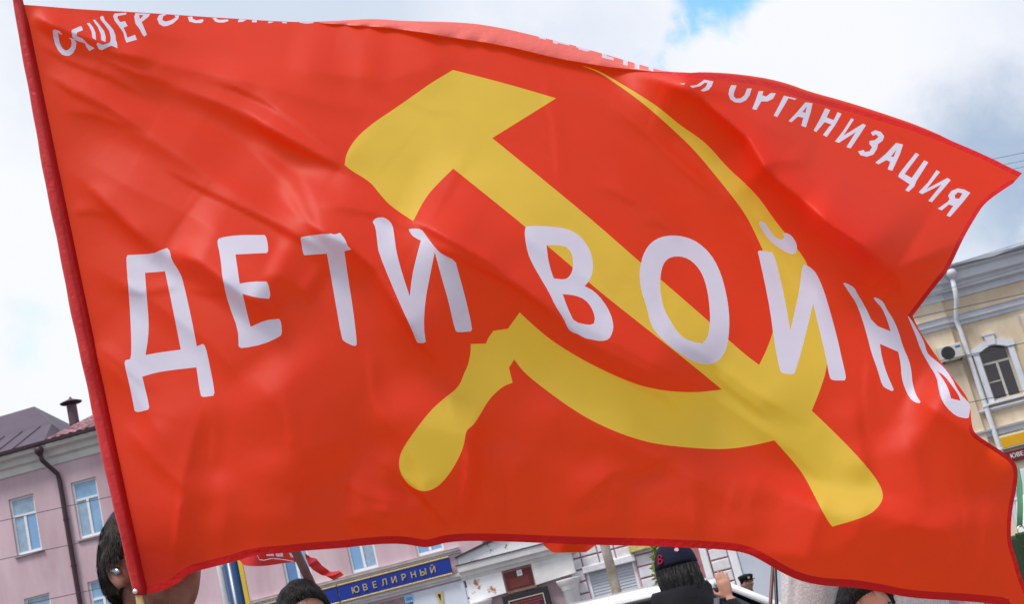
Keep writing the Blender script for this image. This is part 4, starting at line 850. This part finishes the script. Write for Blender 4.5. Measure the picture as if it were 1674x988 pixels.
def person(label, loc, fwd, h, top, bottom, hair, arms=None, voxel=.008, head_turn=0., head_tilt=0., skin_m=skin, female=False, hair_kind='short', group=None, strands=0, bulk=1.0, top_lo=.90):
    """standing figure; local +y is where it faces. arms: {side: (elbow, wrist, hand_dir, back_normal, curl)} in body units of 1.78 m"""
    s = h/1.78; rz = math.atan2(-fwd[0], fwd[1])
    t = thing('person', label, 'person', loc, rz, group)
    b = MB()
    tw = (.94 if female else 1.)*bulk
    sec = [(.80, .150, .115, 0), (.90, .172, .125, -.005), (1.02, .160*tw, .120*bulk, 0), (1.15, .165*tw, .122*bulk, .003), (1.28, .184*tw, .132*bulk, .004), (1.38, .196*tw, .124*bulk, -.002), (1.435, .178*tw, .105, -.008), (1.475, .105, .082, -.012), (1.505, .066, .068, -.012), (1.56, .058, .064, -.004), (1.62, .058, .064, .004)]
    b.loft([ell_ring((0, yo, z), (1, 0, 0), (0, 1, 0), rx, ry, 24) for z, rx, ry, yo in sec])
    for sd in (-1, 1):
        b.tube([(sd*.088, 0, .92), (sd*.095, .012, .72), (sd*.1, .015, .5), (sd*.102, -.012, .3), (sd*.102, -.02, .09), (sd*.102, -.02, .05)], [.095, .088, .064, .06, .045, .046], 14)
        b.tube([(sd*.1, -.075, .05), (sd*.102, -.02, .052), (sd*.108, .08, .042), (sd*.112, .15, .034), (sd*.113, .175, .03)], [.035, .044, .044, .036, .02], 12, .85)
        dflt = ((sd*.262, -.035, 1.13), (sd*.272, .06, .90), (0, .15, -1), (sd, 0, 0), .35)
        el, wr, hd, nb, cu = (arms or {}).get(sd, dflt)
        b.tube([(sd*.135, -.008, 1.405), (sd*.19*tw, -.01, 1.395), Vector((sd*.2*tw, -.012, 1.37)).lerp(Vector(el), .5), el, Vector(el).lerp(Vector(wr), .35), wr], [.062*bulk, .066*bulk, .056*bulk, .047*bulk, .046, .031], 14)
        hand_geo(b, Vector(wr)+(Vector(hd).normalized())*.015, hd, nb, -sd, cu, .80 if female else 1.)
    HC = Vector((0, .018, 1.658)); Mh = Matrix.Rotation(head_turn, 3, 'Z') @ Matrix.Rotation(head_tilt, 3, 'X')
    nu, nv = 40, 26; grid = []
    for i in range(nv+1):
        ph = math.pi*i/nv; row = []
        for j in range(nu):
            a = 2*math.pi*j/nu; d = (math.sin(ph)*math.cos(a), math.sin(ph)*math.sin(a), math.cos(ph))
            row.append(Vector(d)*head_r(d))
        grid.append(row)
    b.loft([[HC+Mh@p for p in (r if 0 < i < nv else [r[0]+Vector((.002*math.cos(k), .002*math.sin(k), 0)) for k in range(nu)])] for i, r in enumerate(grid)][::-1])
    for sd in (-1, 1):      # ears
        b.loft([[HC+Mh@(Vector((sd*(.074+off), -.006-off*.3, -.004))+Vector((0, .017*q*math.cos(a)-.006*math.sin(a), .031*q*math.sin(a)))) for a in [2*math.pi*k/12 for k in range(12)]] for off, q in ((-.006, .8), (.004, .95), (.012, 1.05), (.016, .8))])
    me = bpy.data.meshes.new('body'); me.from_pydata([tuple(Vector(v)*s) for v in b.v], [], b.f)
    bmm = bmesh.new(); bmm.from_mesh(me); bmesh.ops.recalc_face_normals(bmm, faces=bmm.faces); bmm.to_mesh(me); bmm.free()
    o = bpy.data.objects.new('body', me); COL.objects.link(o)
    md = o.modifiers.new('r', 'REMESH'); md.mode = 'VOXEL'; md.voxel_size = voxel
    m2 = o.modifiers.new('s', 'SMOOTH'); m2.factor = .5; m2.iterations = 3
    me2 = bpy.data.meshes.new_from_object(o.evaluated_get(bpy.context.evaluated_depsgraph_get())); bpy.data.objects.remove(o)
    wr_ = [Vector((arms or {}).get(sd, ((0,0,0), (sd*.272, .06, .90), (0, .15, -1)))[1])*s for sd in (-1, 1)]; hd_ = [Vector((arms or {}).get(sd, ((0,0,0), (0,0,0), (0, .15, -1)))[2]).normalized() for sd in (-1, 1)]
    shoe = mat('black_shoe', (.02, .02, .022), .4, .4)
    for q in (top, bottom, skin_m, shoe): me2.materials.append(q)
    n = len(me2.polygons); cc = np.empty(n*3); me2.polygons.foreach_get('center', cc); cc = cc.reshape(-1, 3)
    mi = np.zeros(n, int); mi[cc[:, 2] < top_lo*s] = 1; mi[cc[:, 2] < .085*s] = 3; mi[cc[:, 2] > (1.500+.12*cc[:, 1])*s] = 2
    for w, d in zip(wr_, hd_):
        rel = cc-np.array(w); al = rel@np.array(d); m = (np.linalg.norm(rel, axis=1) < .24*s) & (al > .002) & (np.linalg.norm(rel-al[:, None]*np.array(d), axis=1) < .11*s); mi[m] = 2
        near_arm = (np.abs(cc[:, 0]) > .2*s) & (cc[:, 2] < top_lo*s) & (mi == 1); mi[near_arm] = 0
    me2.polygons.foreach_set('material_index', mi.tolist()); me2.polygons.foreach_set('use_smooth', [True]*n); me2.name = 'body'
    body = bpy.data.objects.new('body', me2); COL.objects.link(body); body.parent = t
    for sd in (-1, 1):
        e = MB(); c = (HC+Mh@Vector((sd*.031, .081, .003)))*s; e.lathe([(.0005, -.0115*s), (.007*s, -.009*s), (.0115*s, 0), (.007*s, .009*s), (.0005, .0115*s)], c, 12); e.build('eye', eye_w, t, True)
        e = MB(); e.tube([(HC+Mh@Vector((sd*x, .0885-x*.28, .024+.006*math.sin((x-.012)*70))))*s for x in (.013, .023, .033, .043, .05)], [.0015*s, .003*s, .003*s, .0025*s, .001*s], 6); e.build('eyebrow', hair, t, True)
    e = MB(); e.tube([(HC+Mh@Vector((x, .094-abs(x)*.35, -.063-.0015*math.cos(x*60))))*s for x in (-.024, -.012, 0, .012, .024)], [.001, .004*s, .0046*s, .004*s, .001], 8); e.build('mouth', lip, t, True)
    if hair_kind:
        hb = MB(); nu2, nv2 = 72, 44; rnd = random.Random(hash(label) % 1000)
        def hmask(d):
            x, y, z = d
            front = y - (.45 + .9*max(0, z-.42)) if hair_kind != 'fringe' else y-(.62+1.2*max(0, z-.28))
            lowz = -.30 + .46*sstep1(-.35, .25, y) if hair_kind != 'long' else -.62+.6*sstep1(.0, .5, y)
            if y > .25 and z < .42: front = max(front, .4*(.50-z))
            m = min(sstep1(.06, -.10, front), sstep1(lowz-.05, lowz+.10, z))
            if abs(x) > .8 and -.25 < z < .17 and hair_kind != 'long': m *= .0
            return m
        rings = []
        for i in range(nv2+1):
            ph = max(.02, math.pi*i/nv2*.86); row = []
            for j in range(nu2):
                a = 2*math.pi*j/nu2; d = Vector((math.sin(ph)*math.cos(a), math.sin(ph)*math.sin(a), math.cos(ph))); m = hmask(d)
                nzv = mnoise.noise(d*6)+.35*mnoise.noise(Vector((d.x*30, d.y*30, d.z*5)))
                r = head_r(d)+(.017+.004*nzv)*m-.006*(1-m)
                row.append((HC+Mh@(d*r))*s)
            rings.append(row)
        hb.loft(rings, True); ho = hb.build('hair', hair, t, True)
        if strands:
            sb = MB()
            for k in range(strands):
                while True:
                    d = Vector((rnd.gauss(0, 1), rnd.gauss(0, 1), rnd.gauss(.35, 1))).normalized()
                    if hmask(d) > .35: break
                flow = (Vector((0, .5, -.9)) if d.y > .1 and d.z > .6 else Vector((0, -.15, -1)))+Vector((rnd.uniform(-.3, .3), rnd.uniform(-.3, .3), 0)); flow = (flow-d*flow.dot(d)).normalized()
                L = rnd.uniform(.018, .042); lat = d.cross(flow); pts = []
                for q in (0, .35, .7, 1):
                    dd = (d+flow*L*q/.11).normalized(); pts.append(dd*(head_r(dd)+.0150+.004*math.sin(q*2.6)*rnd.uniform(.4, 1.4)+.004*mnoise.noise(d*6)))
                wv = .0007
                ids = []
                for q, p in enumerate(pts):
                    ww = wv*(1-.28*q); ids.append((sb.pt((HC+Mh@(p-lat*ww))*s), sb.pt((HC+Mh@(p+lat*ww))*s)))
                for a_, b_ in zip(ids, ids[1:]): sb.face((a_[0], a_[1], b_[1], b_[0]))
            sb.build('hair_strands', hair, ho)
    return t, s, HC, Mh
def sstep1(a, b, x):
    q = max(0., min(1., (x-a)/(b-a))); return q*q*(3-2*q)
def head_to_ground(px, py, D, z_crown_off=0.):
    return at(px, py, D)
black_cl = mat('black_jacket', C(30, 31, 36), .7, .25, .3, 8, .35, 14, sheen=.2)
jeans = mat('dark_trousers', C(40, 44, 58), .8, .15, .25, 10)
# --- the flag bearer
hc = at(256, 930, 2.66); hgt = (hc.z)/1.658*1.78; f = Vector((.80, -.60, 0)); sc_ = hgt/1.78
loc = Vector((hc.x, hc.y, 0))-f*.018*sc_; loc.z = .006
rz = math.atan2(-f.x, f.y); inv = Matrix.Rotation(-rz, 3, 'Z')
def loc_pt(P, o, s): return (inv @ (Vector(P)-Vector(o)))/s
def pole_at(k): return base+pole_pts[-1]+d_pole*k
d_pole = (pole_pts[-1]-pole_pts[-12]).normalized()
g1 = loc_pt(pole_at(.44), loc, sc_); g2 = loc_pt(pole_at(.62), loc, sc_)
arms = {1: (Vector((.30, .06, 1.16)), g1-Vector((.0, .075, .0)), (-.1, 1, .05), (1, 0, .1), .95), -1: (Vector((-.27, .10, 1.12)), g2-Vector((.0, .085, .0)), (.1, 1, 0), (-1, 0, .1), .95)}
fb, s_, HC_, Mh_ = person('flag bearer with short dark hair and a black jacket behind the wooden flagpole', loc, f, hgt, black_cl, jeans, hair_dark, arms, .006, strands=5200, skin_m=mat('shaded_stubbly_skin', C(152, 106, 92), .65, .25, .3, 26, .15, 260, var2=C(120, 80, 70)), head_tilt=.36)  # darker skin copy: the flag's shade on the jaw is in its colour
b = MB(); rr = []
for q, (z, g) in enumerate(((1.44, .125), (1.49, .118), (1.545, .112), (1.57, .108), (1.55, .10), (1.48, .098))): rr.append([Vector((g*math.cos(a), g*.95*math.sin(a)-.006, z+.02*math.sin(a)*-1))*s_ for a in [2*math.pi*k/28 for k in range(28)]])
b.loft(rr, False); b.build('collar', black_cl, fb, True)
b = MB(); e = (HC_+Mh_@Vector((.086, .002, -.002)))*s_; b.tube([e+Vector((0, -.013, .003)), e+Vector((.002, -.008, .003)), e, e+Vector((.002, .008, -.003)), e+Vector((0, .013, -.004))], [.002, .0065, .008, .0065, .002], 12)
o = b.build('earpiece', mat('chrome', (.34, .37, .42), .28, .5, metal=1), fb, True); o['label'] = 'silver earpiece'
# --- man with black hair under the smaller flag
D2 = 4.4; cr2 = at(482, 954, D2); h2 = cr2.z+.0
ll = Vector((cr2.x, cr2.y, .006)); f2 = Vector((.45, -.89, 0))
p2 = at(521, 985, D2-.02); inv = Matrix.Rotation(-math.atan2(-f2.x, f2.y), 3, 'Z'); sB = h2/1.792
pd = (at(484, 903, D2)-at(516, 972, D2)).normalized(); ph = at(516, 972, D2)-pd*.62
gp2 = (inv@(ph-ll))/sB
person('man with thick black hair standing under the brown pole of the smaller red flag', ll, f2, h2*.994, mat('grey_jacket', C(70, 72, 80), .8, .2, .2, 8, .2, 20), jeans, hair_black, {-1: (Vector((-.27, .1, 1.14)), gp2-Vector((0, .085, 0)), (0, 1, 0), (-1, 0, 0), .95)}, .009, strands=1600, hair_kind='short', head_tilt=-.12)
# --- smaller red flag on a brown pole
t = thing('flag', 'smaller red banner flag with white lettering on a thick brown pole', 'flag', ph-pd*.15)
L0 = Vector(t.location)
b = MB(); b.tube([Vector((0, 0, 0)), pd*.4, pd*.75, pd*1.7], .0145, 14); b.build('pole', mat('brown_pole', C(92, 62, 62), .45, .4, .3, 20), t, True)
b = MB(); b.tube([pd*.60, pd*.755], .0158, 14); b.build('grip', mat('pale_wrap', C(196, 182, 190), .5, .3, .3, 40, var2=C(160, 30, 40)), t, True)
rows = []
for i in range(12):
    r = []
    for j in range(22):
        u = j/21; x = 388+(492-388)*u; yb = 915+9*sstep1(0, .12, u)+3*math.sin(u*5)-1*u; y = 800-25*u+(yb-800+25*u)*i/11
        r.append(at(x, y, D2+.02+.035*math.sin(u*7+i*.25)*(1-u)))
    rows.append(r)
sheet('cloth', cloth('banner_red', (.66, .03, .035), (.7, .06, .05), .35), rows, t, L0)
for i in range(2):
    pass
RB = pl('498,905 508,912 517,914 527,926 541,936 555,934 562,941'), pl('500,914 505,926 512,933 525,941 533,943 546,950 561,942')
rows = []
for i in range(6):
    r = []
    for j in range(25):
        u = j/24*6; k = min(5, int(u)); w_ = u-k; a = [RB[0][k][c]*(1-w_)+RB[0][k+1][c]*w_ for c in (0, 1)]; c_ = [RB[1][k][c]*(1-w_)+RB[1][k+1][c]*w_ for c in (0, 1)]
        v = i/5; r.append(at(a[0]*(1-v)+c_[0]*v, a[1]*(1-v)+c_[1]*v, D2+.03+.02*math.sin(u*2+v*3)))
    rows.append(r)
sheet('cloth_tail', MATS['banner_red'], rows, t, L0)
for sp in ('434,906 447,905 448,910 436,910', '450,905 456,905 459,911 452,911', '455,905 462,905 463,911 458,911', '472,905 476,905 480,912 476,912'):
    b = MB(); b.poly([at(x, y, D2-.022)-L0 for x, y in pl(sp)][::-1]); b.build('letter', white_cloth, t)
b = MB(); b.tube([at(x, y, D2-.021)-L0 for x, y in pl('421,909 424,916 432,917 444,914 458,915 470,917 480,919')], .0011, 5); b.build('printed_line', white_cloth, t)
# --- person in cap with long dark hair, hand on the car
D3 = 5.5; cr3 = at(1093, 884, D3); h3 = cr3.z*.985; f3 = Vector((.25, .97, 0)); l3 = Vector((cr3.x, cr3.y, .006)); s3 = h3/1.78
inv = Matrix.Rotation(-math.atan2(-f3.x, f3.y), 3, 'Z')
wr3 = (inv@(at(1192, 984, D3+.10)-l3))/s3; hd3 = inv@((at(1183, 955, D3+.13)-at(1192, 984, D3+.10)).normalized())
black2 = mat('black_hooded_jacket', C(22, 23, 28), .8, .2, .3, 6, .4, 12)
cp, s_, HC_, Mh_ = person('person in a navy cap and black jacket with one hand raised to the white car', l3, f3, h3, black2, jeans, hair_black, {1: (Vector((.36, -.02, 1.17)), wr3, hd3, inv@Vector((-.15, -1, .1)), .22)}, .0048, female=True, hair_kind='long', bulk=1.1, strands=1200)
capm = mat('navy_cap', C(24, 28, 48), .8, .15, .2, 30, .2, 200)
b = MB(); rr = []
for i in range(12):
    ph_ = .02+1.5*i/11; rr.append([(HC_+Vector((.093*math.sin(ph_)*math.cos(a), .114*math.sin(ph_)*math.sin(a), .022+.122*math.cos(ph_)-.006*math.sin(a)*(i/11))))*s_ for a in [2*math.pi*k/32 for k in range(32)]])
b.loft(rr, True); cap = b.build('cap', capm, cp, True)
b = MB(); vis = [];
for rr_ in (0, 1):
    vis.append([(HC_+Vector(((.09-.01*rr_)*math.cos(a), .10*math.sin(a)+.075*rr_*math.sin(a)**.7, .024-.02*rr_)))*s_ for a in [math.pi*(.08+.84*k/16) for k in range(17)]])
for k in range(16): b.poly((vis[0][k], vis[1][k], vis[1][k+1], vis[0][k+1])); b.poly([v-Vector((0, 0, .003)) for v in (vis[0][k+1], vis[1][k+1], vis[1][k], vis[0][k])])
b.build('visor', capm, cap, True)
def on_cap(px, py):      # where the sight line through a pixel meets the cap
    inv_ = Matrix.Rotation(-math.atan2(-f3.x, f3.y), 3, 'Z'); o_ = inv_@(CAM-l3); d_ = inv_@ray(px, py); c_ = (HC_+Vector((0, 0, .022)))*s_; R_ = Vector((.095, .116, .124))*s_
    A_ = Vector([(o_[k]-c_[k])/R_[k] for k in range(3)]); B_ = Vector([d_[k]/R_[k] for k in range(3)])
    qa, qb, qc = B_.dot(B_), 2*A_.dot(B_), A_.dot(A_)-1; ds = max(0, qb*qb-4*qa*qc); p_ = o_+d_*((-qb-math.sqrt(ds))/(2*qa))
    return p_, Vector([(p_[k]-c_[k])/R_[k]**2 for k in range(3)]).normalized()
me = text_mesh('B', .056, depth=.003); me.materials.clear(); me.materials.append(mat('red_embroidery', C(140, 30, 48), .8, .1))
pB, nB = on_cap(1080, 917); o = bpy.data.objects.new('letter', me); COL.objects.link(o); o.parent = cap
o.matrix_local = Matrix.Translation(pB+nB*.002) @ (-nB).to_track_quat('Y', 'Z').to_matrix().to_4x4()
pP, nP = on_cap(1106, 900); b = MB(); b.lathe([(.0005, -.004), (.008, -.004), (.0095, 0), (.008, .004)], (0, 0, 0), 16, 'y'); o = b.build('pin_badge', mat('pink_enamel', C(214, 150, 170), .3, .5), cap); o.matrix_local = Matrix.Translation(pP) @ (-nP).to_track_quat('Y', 'Z').to_matrix().to_4x4()
hb = MB()
for k in range(46):      # loose hanging locks
    a = -math.pi*(.12+.80*k/45); r0_ = random.uniform(.9, 1.08); x0_ = .075*math.cos(a)*r0_+.012; y0_ = .088*math.sin(a)*r0_
    pts = [Vector((x0_+.045*u*u+.008*math.sin(u*5+k), y0_-.028*math.sin(u*2.2)+.006*math.sin(u*7+k*2), 1.685-.26*u-.04*u*random.random())) for u in (0, .2, .4, .6, .8, 1)]
    hb.tube([p_*s_ for p_ in pts], [.012*s_, .019*s_, .02*s_, .018*s_, .013*s_, .003*s_], 7)
hb.build('long_hair', hair_black, cp, True)
b = MB(); rr = []
for z, gx_, gy_, yo in ((1.30, .255, .175, -.01), (1.38, .25, .172, -.012), (1.44, .222, .16, -.02), (1.49, .17, .145, -.032), (1.54, .138, .128, -.036), (1.585, .122, .118, -.032), (1.60, .11, .108, -.028), (1.56, .10, .1, -.02)):
    rr.append([Vector((gx_*math.cos(a)+(.012*math.sin(z*40+a*3)), gy_*math.sin(a)+yo+.006*math.sin(a*5+z*30), z-.045*(math.sin(a) > 0)*math.sin(a)))*s_ for a in [2*math.pi*k/36 for k in range(36)]])
b.loft(rr, False); b.build('hood', black2, cp, True)
b = MB(); b.tube([Vector(p)*s_ for p in ((.15, .10, 1.40), (.15, .02, 1.512), (.145, -.10, 1.515), (.135, -.18, 1.44), (.125, -.205, 1.32), (.12, -.21, 1.05))], .017, 8, .35); b.build('strap', mat('grey_webbing', C(84, 85, 92), .7, .3, .2, 60), cp, True)
# --- policeman far across the road
D5 = 18.; c5 = at(1217, 941, D5); h5 = c5.z-ROAD
pc, s_, HC_, Mh_ = person('man in black uniform and black peaked cap standing beyond the white car', Vector((c5.x, c5.y, ROAD)), Vector((.3, -.95, 0)), h5, mat('black_uniform', C(28, 30, 38), .8, .2, .2, 8), mat('black_trousers', C(24, 26, 32), .8, .2), hair_black, None, .012)
b = MB(); b.lathe([(.086, -.01), (.092, .02), (.102, .045), (.098, .062), (.06, .075), (.001, .08)], HC_*s_+Vector((0, -.005, .048)), 24); cpo = b.build('peaked_cap', mat('black_felt', C(20, 21, 26), .8, .2), pc, True)
b = MB(); b.lathe([(.001, -.004), (.016, -.004), (.018, 0), (.016, .004)], HC_*s_+Vector((0, .09, .075)), 12, 'y'); b.build('cap_badge', mat('badge_silver', C(190, 180, 150), .4, .5, metal=.5), cpo)
b = MB(); b.prism([(-.08, 0), (.08, 0), (.05, .012), (-.05, .012)], .06, .13); o = b.build('visor', MATS['black_felt'], cpo); o.location = HC_*s_+Vector((0, 0, .04))
# --- person in grey sweater and short dark haired woman beside them
D6 = 3.75; c6 = at(1412, 935, D6); knit = mat('grey_knit', C(204, 200, 202), .9, .1, .12, 140, .25, 220, var2=C(172, 168, 172))
h6 = 1.86; l6 = Vector((c6.x+.02, c6.y, .006))
person('person in a light grey knit sweater standing beside two thin poles', l6, Vector((-.55, .83, 0)), h6, knit, jeans, hair_dark, {-1: (Vector((-.30, .02, 1.15)), Vector((-.20, .27, 1.12)), (.2, 1, 0), (-1, 0, 0), .9)}, .009, strands=300, bulk=1.12)
D7 = 3.3; c7 = at(1398, 950, D7); h7 = c7.z
person('short dark haired woman in a navy coat next to the grey sweater', Vector((c7.x, c7.y, .006)), Vector((.25, -.97, 0)), h7, mat('navy_coat', C(34, 36, 58), .8, .2, .2, 8), jeans, hair_black, None, .009, strands=1500, female=True, hair_kind='short')
# --- two thin poles by the grey sweater
def slim_pole(a, c, D, r, m, label, ground=True):
    A = at(*a, D); B = at(*c, D-.02); d = (A-B).normalized(); k = (B.z-.006)/d.z; foot = B-d*k
    b = MB(); L = (A-foot).length+.35; b.tube([Vector((0, 0, 0)), d*.02, d*(L*.5), d*L], r, 10); b.lathe([(r, 0), (r*1.4, .01), (r*1.4, .05), (r, .06)], (0, 0, 0), 10)
    return tag(b.build('pole', m, loc=foot, smooth=True), label, 'pole')
slim_pole((1263, 935), (1259.5, 988), 3.55, .0048, mat('red_brown_pole', C(96, 50, 48), .4, .4, .2, 20), 'thin reddish brown pole beside the grey sweater')
slim_pole((1267.5, 938), (1269.8, 988), 3.5, .0046, mat('black_pole', C(24, 22, 26), .4, .4), 'thin black pole beside the grey sweater')
# --- person in a white shirt with the green shoulder bag
D8 = 4.2; c8 = at(1672, 772, D8); h8 = 1.86
wht = mat('white_shirt', C(226, 226, 226), .8, .2, .08, 8, .2, 30)
sp = at(1805, 800, D8)
pw, s_, _, _ = person('person in a white shirt with navy scarf carrying the green shoulder bag', Vector((sp.x, sp.y, .006)), Vector((.3, .95, 0)), h8, wht, jeans, hair_dark, None, .010, strands=200)
b = MB(); b.loft([[Vector((g*math.cos(a), g*.9*math.sin(a)-.01, z+.006*math.sin(a*6)))*s_ for a in [2*math.pi*k/24 for k in range(24)]] for z, g in ((1.455, .13), (1.48, .14), (1.51, .115), (1.54, .09))], False); b.build('scarf', mat('navy_scarf', C(46, 48, 84), .8, .2, .2, 20), pw, True)
green = mat('green_canvas', C(44, 66, 42), .75, .2, .25, 20, .3, 150); strapg = mat('green_strap', C(72, 124, 92), .7, .2, .15, 60)
bt = at(1668, 868, D8-.16); bag = thing('shoulder_bag', 'dark green shoulder bag with a green strap and metal clip', 'bag', bt+Vector((0, 0, -.31)))
b = MB(); b.bbox(-.03, .30, -.05, .05, 0, .30, .015); b.build('body', green, bag, bevel=.012)
b = MB(); b.bbox(-.034, .304, -.064, -.051, .14, .305, .006); b.build('flap', green, bag)
s0 = at(1667, 862, D8-.2)-bag.location; s1 = at(1667, 795, D8-.13)-bag.location
b = MB(); b.tube([s0, s0.lerp(s1, .5)+Vector((0, -.004, 0)), s1, s1+Vector((.03, .07, .05)), s1+Vector((.05, .16, .02))], .0105, 8, .3); b.build('strap', strapg, bag, True)
b = MB(); b.tube([s0+Vector((.011*math.cos(a*.5236), -.004, -.012+.014*math.sin(a*.5236))) for a in range(13)], .0022, 6); b.build('clip', mat('brass_steel', (.7, .68, .62), .3, .5, metal=1), bag, True)
# ================================================================ white car
white_car = mat('white_car_paint', C(232, 233, 236), .18, .5); white_car.node_tree.nodes['Principled BSDF'].inputs['Coat Weight'].default_value = .6
car_glass = mat('car_glass', C(150, 176, 178), .04, .8); side_glass = mat('tinted_glass', C(34, 44, 66), .05, .8); rubber = mat('rubber', (.02, .02, .02), .8, .2); trim_b = mat('black_trim', (.02, .02, .022), .4, .4); rimm = mat('rim_alloy', (.6, .6, .62), .3, .5, metal=.9)
YC = 7.6; P0 = at(1171, 952, YC-.7); P1 = at(1252, 991, YC-.75); H_ = P0.z-ROAD+.075; xr = P0.x; asl = (P1.x-P0.x)/(P0.z-P1.z)
car = thing('parked_car', 'white tall estate car standing behind the person in the navy cap', 'car', (0, YC, ROAD))
# side profile (x,z), front to the right; body shell lofted across the width with tumblehome
xf = xr+1.55; xb = xr-2.75
low = [(xb+.05, .35), (xb, .6), (xb+.02, .95), (xr-2.6, 1.02), (xr-1.2, 1.03), (xr+.2, 1.02), (xr+.55, 1.0), (xf-.35, .92), (xf-.05, .78), (xf, .6), (xf-.03, .32)]
def side(yy, k): return [Vector((x, yy, z)) for x, z in low]
b = MB(); widths = [(-.80, 0), (-.86, 1), (-.86, 1)]
secs = []
for y, inset in ((-.84, .03), (-.88, 0.), (-.6, -.03), (0, -.05), (.6, -.03), (.88, 0.), (.84, .03)): secs.append([Vector((x-(inset if x > 0 else -inset)*0+(-inset*1.2 if x > xr+1.2 else (inset*1.2 if x < xr-2.6 else 0)), y, z-(max(0, inset) if z > .9 else 0))) for x, z in low])
b.loft(secs); body = b.build('body', white_car, car, bevel=.03)
roof = [(xr-2.62, 1.02), (xr-2.45, H_-.12), (xr-2.2, H_-.03), (xr-1.2, H_), (xr-.35, H_-.015), (xr, H_-.05), (xr+.4*asl, H_-.46), (xr+(H_-1.05)*asl, 1.0)]
b = MB(); y0c, y1c = .80, .66
b.loft([[Vector((x, sy*(y0c-(y0c-y1c)*max(0, (z-1.0)/(H_-1.0))**1.4), z-dz)) for (x, z) in [roof[1], roof[2], roof[3], roof[4], roof[5]]]+[Vector((x, sy*(y0c-(y0c-y1c)*max(0, (z-1.0)/(H_-1.0))**1.4), z-.055-dz)) for (x, z) in [roof[5], roof[4], roof[3], roof[2], roof[1]]] for sy, dz in ((-1, .035), (-.93, .012), (-.6, 0), (0, -.012), (.6, 0), (.93, .012), (1, .035))]); b.build('roof', white_car, body, True)
def cside(x, z, sy, dy=0): return Vector((x, sy*(y0c-(y0c-y1c)*max(0, (z-1.0)/(H_-1.0))**1.4+dy), z))
for sy in (-1, 1):
    b = MB(); b.tube([cside(xr-.02, H_-.07, sy), cside(xr+.19*asl, H_-.25, sy), cside(xr+.40*asl, H_-.46, sy), cside(xr+(H_-1.06)*asl, 1.0, sy)], [.024, .025, .028, .04], 10, .8); b.build('pillar', mat('silver_white_trim', C(206, 206, 208), .3, .5), body, True)
    for x0_ in (xr-1.0, xr-2.1): b = MB(); b.tube([cside(x0_, H_-.06, sy), cside(x0_, 1.0, sy)], .04, 8); b.build('pillar', trim_b, body, True)
    b = MB(); b.tube([cside(xr-2.47, H_-.1, sy), cside(xr-2.6, 1.0, sy)], .05, 8); b.build('pillar', white_car, body, True)
    for xa, xb_ in ((xr-.96, xr-.04), (xr-2.06, xr-1.04), (xr-2.5, xr-2.14)):
        b = MB(); q = [cside(xa, 1.02, sy, -.02), cside(xb_+((H_-1.1)*asl if xb_ > xr-.1 else 0), 1.02, sy, -.02), cside(xb_, H_-.09, sy, -.02), cside(xa, H_-.075, sy, -.02)]; b.poly(q if sy < 0 else q[::-1]); b.poly([v+Vector((0, -sy*.006, 0)) for v in (q[::-1] if sy < 0 else q)]); b.build('side_window', side_glass, body)
    b = MB(); b.tube([cside(x, z-.07, sy, .012) for x, z in roof[2:6]], .014, 8); b.build('drip_rail', trim_b, body, True)
    for xw in (xr+.82, xr-1.95):
        b = MB(); b.lathe([(.2, -.1), (.30, -.105), (.325, -.08), (.325, .08), (.30, .105), (.2, .1)], (xw, sy*.80, .33), 28, 'y'); wh = b.build('wheel', rubber, car, True)
        b = MB(); b.lathe([(.02, -.09), (.19, -.1), (.2, 0), (.19, .1), (.02, .09)], (xw, sy*.80, .33), 20, 'y'); b.build('rim', rimm, wh)
    b = MB(); b.bbox(xf-.12, xf+.012, sy*.66-.14, sy*.66+.14, .66, .80, .02); b.build('headlight', car_glass, car)
    b = MB(); b.bbox(xr+.42, xr+.56, sy*.98-.09, sy*.98+.09, 1.02, 1.16, .02); b.build('mirror', white_car, car, bevel=.02)
b = MB(); q = [Vector((xr+.01, -y1c+.03, H_-.07)), Vector((xr+.01, y1c-.03, H_-.07)), Vector((xr+(H_-1.06)*asl, y0c-.04, 1.0)), Vector((xr+(H_-1.06)*asl, -y0c+.04, 1.0))]; b.poly(q); b.poly([v-Vector((.008, 0, .008)) for v in q[::-1]]); b.build('windscreen', car_glass, car)
b = MB(); q = [Vector((xr-2.47, -y1c+.03, H_-.1)), Vector((xr-2.47, y1c-.03, H_-.1)), Vector((xr-2.62, y0c-.04, 1.02)), Vector((xr-2.62, -y0c+.04, 1.02))]; b.poly(q[::-1]); b.poly([v+Vector((.008, 0, 0)) for v in q]); b.build('rear_window', side_glass, car)
b = MB(); b.box(xf-.02, xf+.03, -.7, .7, .3, .5); b.build('bumper', trim_b, car, bevel=.02)
